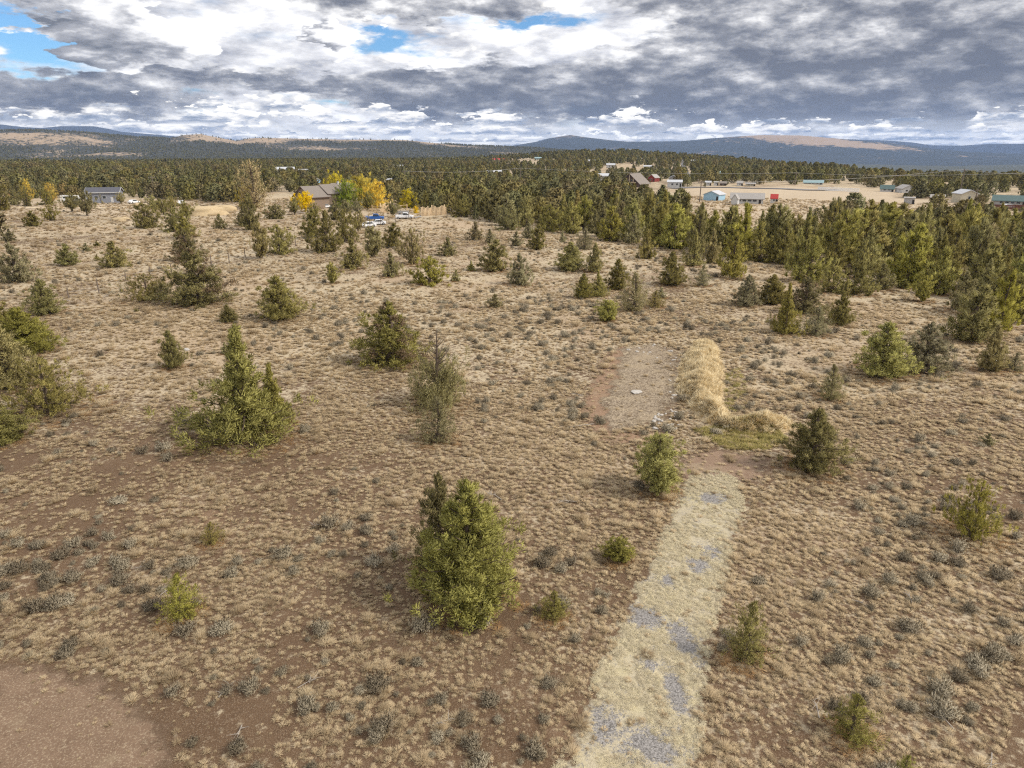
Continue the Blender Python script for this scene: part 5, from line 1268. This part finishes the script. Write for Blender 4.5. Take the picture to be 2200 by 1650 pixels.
# ---- poles and wires
POLES = []
def pole(px, py, top, label, arm=True):
    b = land(px, py); d = math.hypot(b.x, b.y); v = px_dir(px, top); h = max(5.5, CAM_H + v.z / math.hypot(v.x, v.y) * d - b.z)
    e = empty('utility_pole', b, math.atan2(-b.x, b.y)); tag(e, label, 'utility pole')
    v_, f = tubes([(np.array([[0, 0, -.5], [0, 0, h * .5], [0, 0, h]]), np.array([.24, .2, .16]))], 8); link('shaft', mesh_np('shaft', v_, f, [OLDWOOD], True), e)
    if arm:
        c = MB().box(-1.3, 1.3, -.08, .08, h - .75, h - .55).build('crossarm', OLDWOOD, e)
        for x in (-1.2, 0, 1.2): MB().box(x - .06, x + .06, -.06, .06, h - .548, h - .3).build('insulator', GREYW, c)
    POLES.append((b, h)); return b, h
pole(333, 424, 378, 'weathered utility pole behind the grey house'); pole(519, 441, 412, 'short utility pole beside the bare poplar', False); pole(1503, 434, 389, 'utility pole beside the light blue shed')
pole(2060, 425, 362, 'tall dark utility pole beyond the grove'); pole(2092, 447, 405, 'utility pole with a lamp beside the cream barn'); pole(1708, 398, 370, 'dark utility pole by the road trees'); pole(1118, 392, 360, 'utility pole in the woodland near the white workshop'); pole(870, 396, 366, 'utility pole above the yellow willow'); pole(2290, 430, 365, 'utility pole past the green-roofed house')
def wires(pairs, name, label, r=.05, sag=1.6, offs=(-1.2, 0, 1.2)):
    e = None; base = Vector((0, 0, 0))
    e = empty(name, pairs[0][0]); tag(e, label, 'power line'); base = pairs[0][0]
    for o_ in offs:
        segs = []
        for (a, ha), (c, hc) in zip(pairs, pairs[1:]):
            t = np.linspace(0, 1, 9); x = a.x + (c.x - a.x) * t - base.x; y = a.y + (c.y - a.y) * t - base.y + o_; z = (a.z + ha - .3) * (1 - t) + (c.z + hc - .3) * t - sag * 4 * t * (1 - t) - base.z
            segs.append((np.stack([x, y, z], -1), np.full(9, r)))
        v, f = tubes(segs, 4); link('wire', mesh_np('wire', v, f, [WIRE], True), e)
wires([POLES[7], POLES[6], POLES[5], POLES[8]], 'power_line', 'power line wires strung across the woodland to the pasture poles', .02); wires([POLES[2], POLES[3], POLES[8]], 'service_line', 'service wires between the pasture pole and the tall dark pole', .016)

# ---- roads
def road(name, label, pts, w, mat, lift=.35):
    P = [land(*q) for q in pts]; V, F = [], []
    pts2 = []
    for a, c in zip(P, P[1:]):
        for i in range(12): pts2.append(a.lerp(c, i / 12))
    pts2.append(P[-1])
    for i, p in enumerate(pts2):
        d = (pts2[min(i + 1, len(pts2) - 1)] - pts2[max(i - 1, 0)]); n = Vector((-d.y, d.x, 0)).normalized() * w / 2
        for s in (-1, 1):
            q = p + n * s; V.append((q.x, q.y, float(hgt(q.x, q.y)) + lift))
    F = [(2 * i, 2 * i + 1, 2 * i + 3, 2 * i + 2) for i in range(len(pts2) - 1)]
    o = link(name, mesh_np(name, V, F, [mat], True), kind='structure'); o['label'] = label
    for p in pts2[::3]: KEEP_CLEAR.append((p.x, p.y, w * .8)); 
    for p in pts2[::3]: SIGHT.append((p.x, p.y, w * .6, 70, 2.2))
ROADM = paint('worn_asphalt', (.17, .16, .16), rough=.9, scale=.2); 
road('straight_road', 'straight road climbing the wooded rise', [(1480, 381), (1473, 366), (1467, 352), (1463, 340)], 5.0, ROADM, .3)
road('pasture_road', 'grey road along the far side of the pasture', [(1440, 405), (1500, 402.5), (1600, 404.5), (1700, 407), (1800, 409)], 6, ROADM, .25)
road('homestead_track', 'pale dirt track across the homestead yard', [(0, 444), (200, 447), (400, 448), (520, 446), (600, 452)], 4, paint('pale_track', (.52, .42, .28), rough=.95, scale=.5), .08)

# ---- autumn trees round the homestead
GOLD = foliage_mat('golden_leaves', [(.15, (.56, .34, .03)), (.5, (.82, .56, .05)), (.85, (.9, .70, .12))], transl=.35); YGREEN = foliage_mat('yellow_green_leaves', [(.15, (.36, .29, .04)), (.5, (.60, .48, .07)), (.85, (.74, .60, .11))], transl=.35)
LGREEN = foliage_mat('fresh_leaves', [(.15, (.16, .22, .03)), (.5, (.30, .38, .055)), (.85, (.42, .48, .09))], transl=.35); ORANGE = foliage_mat('orange_leaves', [(.15, (.55, .22, .02)), (.5, (.72, .32, .03)), (.85, (.8, .42, .06))], transl=.35); TWIG = foliage_mat('bare_twigs_gold', [(.15, (.30, .22, .10)), (.5, (.45, .33, .15)), (.85, (.55, .42, .2))], transl=.2)
M_TONE += [GOLD, YGREEN, LGREEN, ORANGE, TWIG]
proto('leafy_round', seed=61, profile='lollipop', limbs=50, clumps=6, leaves=26, lsize=.05, ragged=.12, W=.8, csize=1.4)
proto('leafy_full', seed=62, profile='dome', limbs=56, clumps=6, leaves=26, lsize=.045, ragged=.18, W=.9, csize=1.4)
proto('poplar', seed=63, profile='oval', limbs=60, clumps=5, leaves=16, lsize=.03, ragged=.25, W=.6, csize=1.3, spread=1.8)
AUT = [(548, 448, 104, 62, 'poplar', 10, 'tall nearly bare poplar with gold lower leaves'), (532, 446, 50, 40, 'leafy_full', 7, 'yellow-green tree at the foot of the bare poplar'), (722, 440, 70, 56, 'leafy_full', 7, 'tall yellow poplar behind the brown house'), (746, 446, 58, 52, 'leafy_full', 8, 'rounded green tree beside the yellow willow'),
 (784, 441, 66, 70, 'leafy_full', 7, 'large yellow willow behind the log palisade'), (806, 447, 60, 60, 'leafy_full', 6, 'golden drooping willow nearest the log palisade'), (655, 456, 44, 34, 'leafy_round', 6, 'round golden-yellow tree in front of the brown house'), (706, 446, 14, 12, 'leafy_full', 9, 'small orange bush by the brown house wall'),
 (878, 446, 40, 34, 'leafy_full', 7, 'small yellow-green tree behind the log gateway'), (62, 432, 48, 22, 'poplar', 6, 'slim golden tree among dark junipers'), (112, 436, 44, 26, 'poplar', 6, 'second slim golden tree near the grey house'), (142, 424, 30, 24, 'leafy_full', 10, 'russet bare tree behind the white camper van'), (28, 428, 20, 12, 'poplar', 9, 'low orange-gold sapling at the wood edge'), (894, 458, 16, 12, 'leafy_full', 6, 'golden bush behind the log gateway posts')]
for px, py, hp, wp, kd, tn, lb in AUT: tree(px, py, hp, wp, kd, tn, lb, name='autumn_tree')
def haystack(px, py, wp, hp, label):
    b = land(px, py); s = mpp(b); rr = np.random.RandomState(px); n, m = 16, 7; V = []
    for j in range(m):
        t = j / (m - 1)
        for i in range(n):
            a = i / n * 6.283; r = wp * s / 2 * math.cos(t * 1.5) ** .6 * (1 + .12 * math.sin(3 * a + px) + .08 * rr.normal()); V.append((r * math.cos(a), r * math.sin(a) * .7, hp * s * math.sin(t * 1.57) - .1))
    i, j = np.meshgrid(np.arange(n), np.arange(m - 1), indexing='ij'); F = np.stack([j * n + i, j * n + (i + 1) % n, (j + 1) * n + (i + 1) % n, (j + 1) * n + i], -1).reshape(-1, 4)
    o = link('grass_mound', mesh_np('grass_mound', V, F, [MATS['berm_straw']], True)); o.location = b; tag(o, label, 'mound')
haystack(440, 462, 90, 20, 'wide golden grassy mound beside the homestead track'); haystack(296, 444, 16, 9, 'small straw heap near the grey house'); haystack(262, 473, 40, 7, 'low pale earth mound on the field edge'); haystack(480, 452, 60, 12, 'golden grassy heap below the bare poplar')

# ---- stones, dead wood
def rock_mesh(seed):
    bm = bmesh.new(); bmesh.ops.create_icosphere(bm, subdivisions=2, radius=1.0); rr = np.random.RandomState(seed); ph = rr.rand(9) * 6
    for v in bm.verts:
        c = v.co; k = 1 + .22 * math.sin(2.1 * c.x + ph[0]) * math.sin(1.7 * c.y + ph[1]) + .15 * math.sin(3.7 * c.z + ph[2] + 2 * c.x) + .05 * rr.normal(); v.co = Vector((c.x * k, c.y * k * .8, c.z * k * .55))
    me = bpy.data.meshes.new('rock'); bm.to_mesh(me); bm.free(); me.materials.append(ROCKM); return me
ROCKM = plain('pale_basalt', (.42, .39, .35), .9, .35, 5, bump=.6)
ROCKS = [rock_mesh(i) for i in range(5)]
rr = np.random.RandomState(5)
def rock(px, py, size, label, group=None, flat=1.0):
    b = land(px, py); o = link('rock', ROCKS[rr.randint(5)]); o.location = b + Vector((0, 0, size * .12)); o.scale = (size, size, size * flat); o.rotation_euler = (0, 0, rr.rand() * 6.28); tag(o, label, 'rock', group)
rock(1366, 843, .55, 'flat pale blue-grey stone slab lying on the gravel pad', flat=.25)
for i in range(34):
    t = rr.rand(); rock(1395 + 60 * rr.rand() + 20 * t, 885 + 38 * rr.rand(), .10 + .14 * rr.rand() ** 2, 'small pale rock in the rubble at the pad corner', 'rubble at the corner of the gravel pad')
for i in range(26):
    y = 765 + 120 * rr.rand(); rock(1458 - (y - 760) * .10 + 8 * rr.normal(), y, .09 + .11 * rr.rand() ** 2, 'small pale rock along the berm edge of the pad', 'stones along the edge of the gravel pad')
for i in range(12): rock(1340 + 110 * rr.rand(), 752 + 8 * rr.normal(), .10 + .12 * rr.rand(), 'dark-sided stone at the far rim of the gravel pad', 'stones at the far rim of the gravel pad')
rock(400, 752, .35, 'lone pale boulder by the small dark juniper')
DEADW = plain('silvered_dead_wood', (.33, .29, .245), .9, .25, 8)
def deadwood(px, py, L, label, seed, forks=7, group=None, up=.25, name='dead_branch'):
    b = land(px, py); r2 = np.random.RandomState(seed); a = r2.rand() * 6.28; segs = []
    main = np.array([[0, 0, .05], [math.cos(a) * L * .5, math.sin(a) * L * .5, .05 + up * L * .4], [math.cos(a) * L, math.sin(a) * L, .05 + up * L * .3]]); segs.append((main, np.array([.03, .022, .008]) * (.5 + .4 * L)))
    for i in range(forks):
        t = .2 + .75 * r2.rand(); o_ = main[0] * (1 - t) + main[2] * t; o_[2] += .05; a2 = a + r2.normal() * 1.0; l2 = L * (.25 + .35 * r2.rand())
        segs.append((np.array([o_, o_ + np.array([math.cos(a2) * l2 * .5, math.sin(a2) * l2 * .5, .15 * r2.rand() * L]), o_ + np.array([math.cos(a2) * l2, math.sin(a2) * l2, (.1 + .25 * r2.rand()) * L * .6])]), np.array([.016, .011, .005]) * (.5 + .4 * L)))
    v, f = tubes(segs, 5); v[:, 2] = np.maximum(v[:, 2], .0); o = link(name, mesh_np(name, v, f, [DEADW], True)); o.location = b; tag(o, label, 'branch', group)
deadwood(1078, 1075, 1.0, 'silvery forked dead branch beside the large bright green juniper', 1, 9, up=.5)
deadwood(1252, 852, 1.2, 'pale straight stick left of the gravel pad', 2, 1); deadwood(1275, 912, 2.2, 'long pale pole lying below the gravel pad', 3, 0, up=.02)
for i, (px, py, L) in enumerate([(520, 1560, .8), (470, 1500, .7), (345, 1280, .9), (1205, 1290, .7), (1240, 1080, 1.1), (1830, 1290, .8), (1760, 1545, .9), (2050, 1570, 1.0), (2130, 1620, .9), (640, 1480, .7), (330, 1215, .8), (930, 1560, .7), (1960, 1300, .8), (700, 1130, .8)]):
    deadwood(px, py, L, 'small silvery dead sagebrush twig lying in the grass', 10 + i, 6, 'dead twigs lying in the grass')
for i, (px, py) in enumerate([(160, 652), (222, 640), (232, 628), (1900, 588), (1880, 600)]):
    deadwood(px, py, 1.6, 'heap of grey dead juniper limbs by the %s' % ('fence posts' if px < 500 else 'grove edge'), 40 + i, 12, 'heaps of dead limbs by the %s' % ('fence posts' if px < 500 else 'grove edge'))

woods(); grass(); sage()
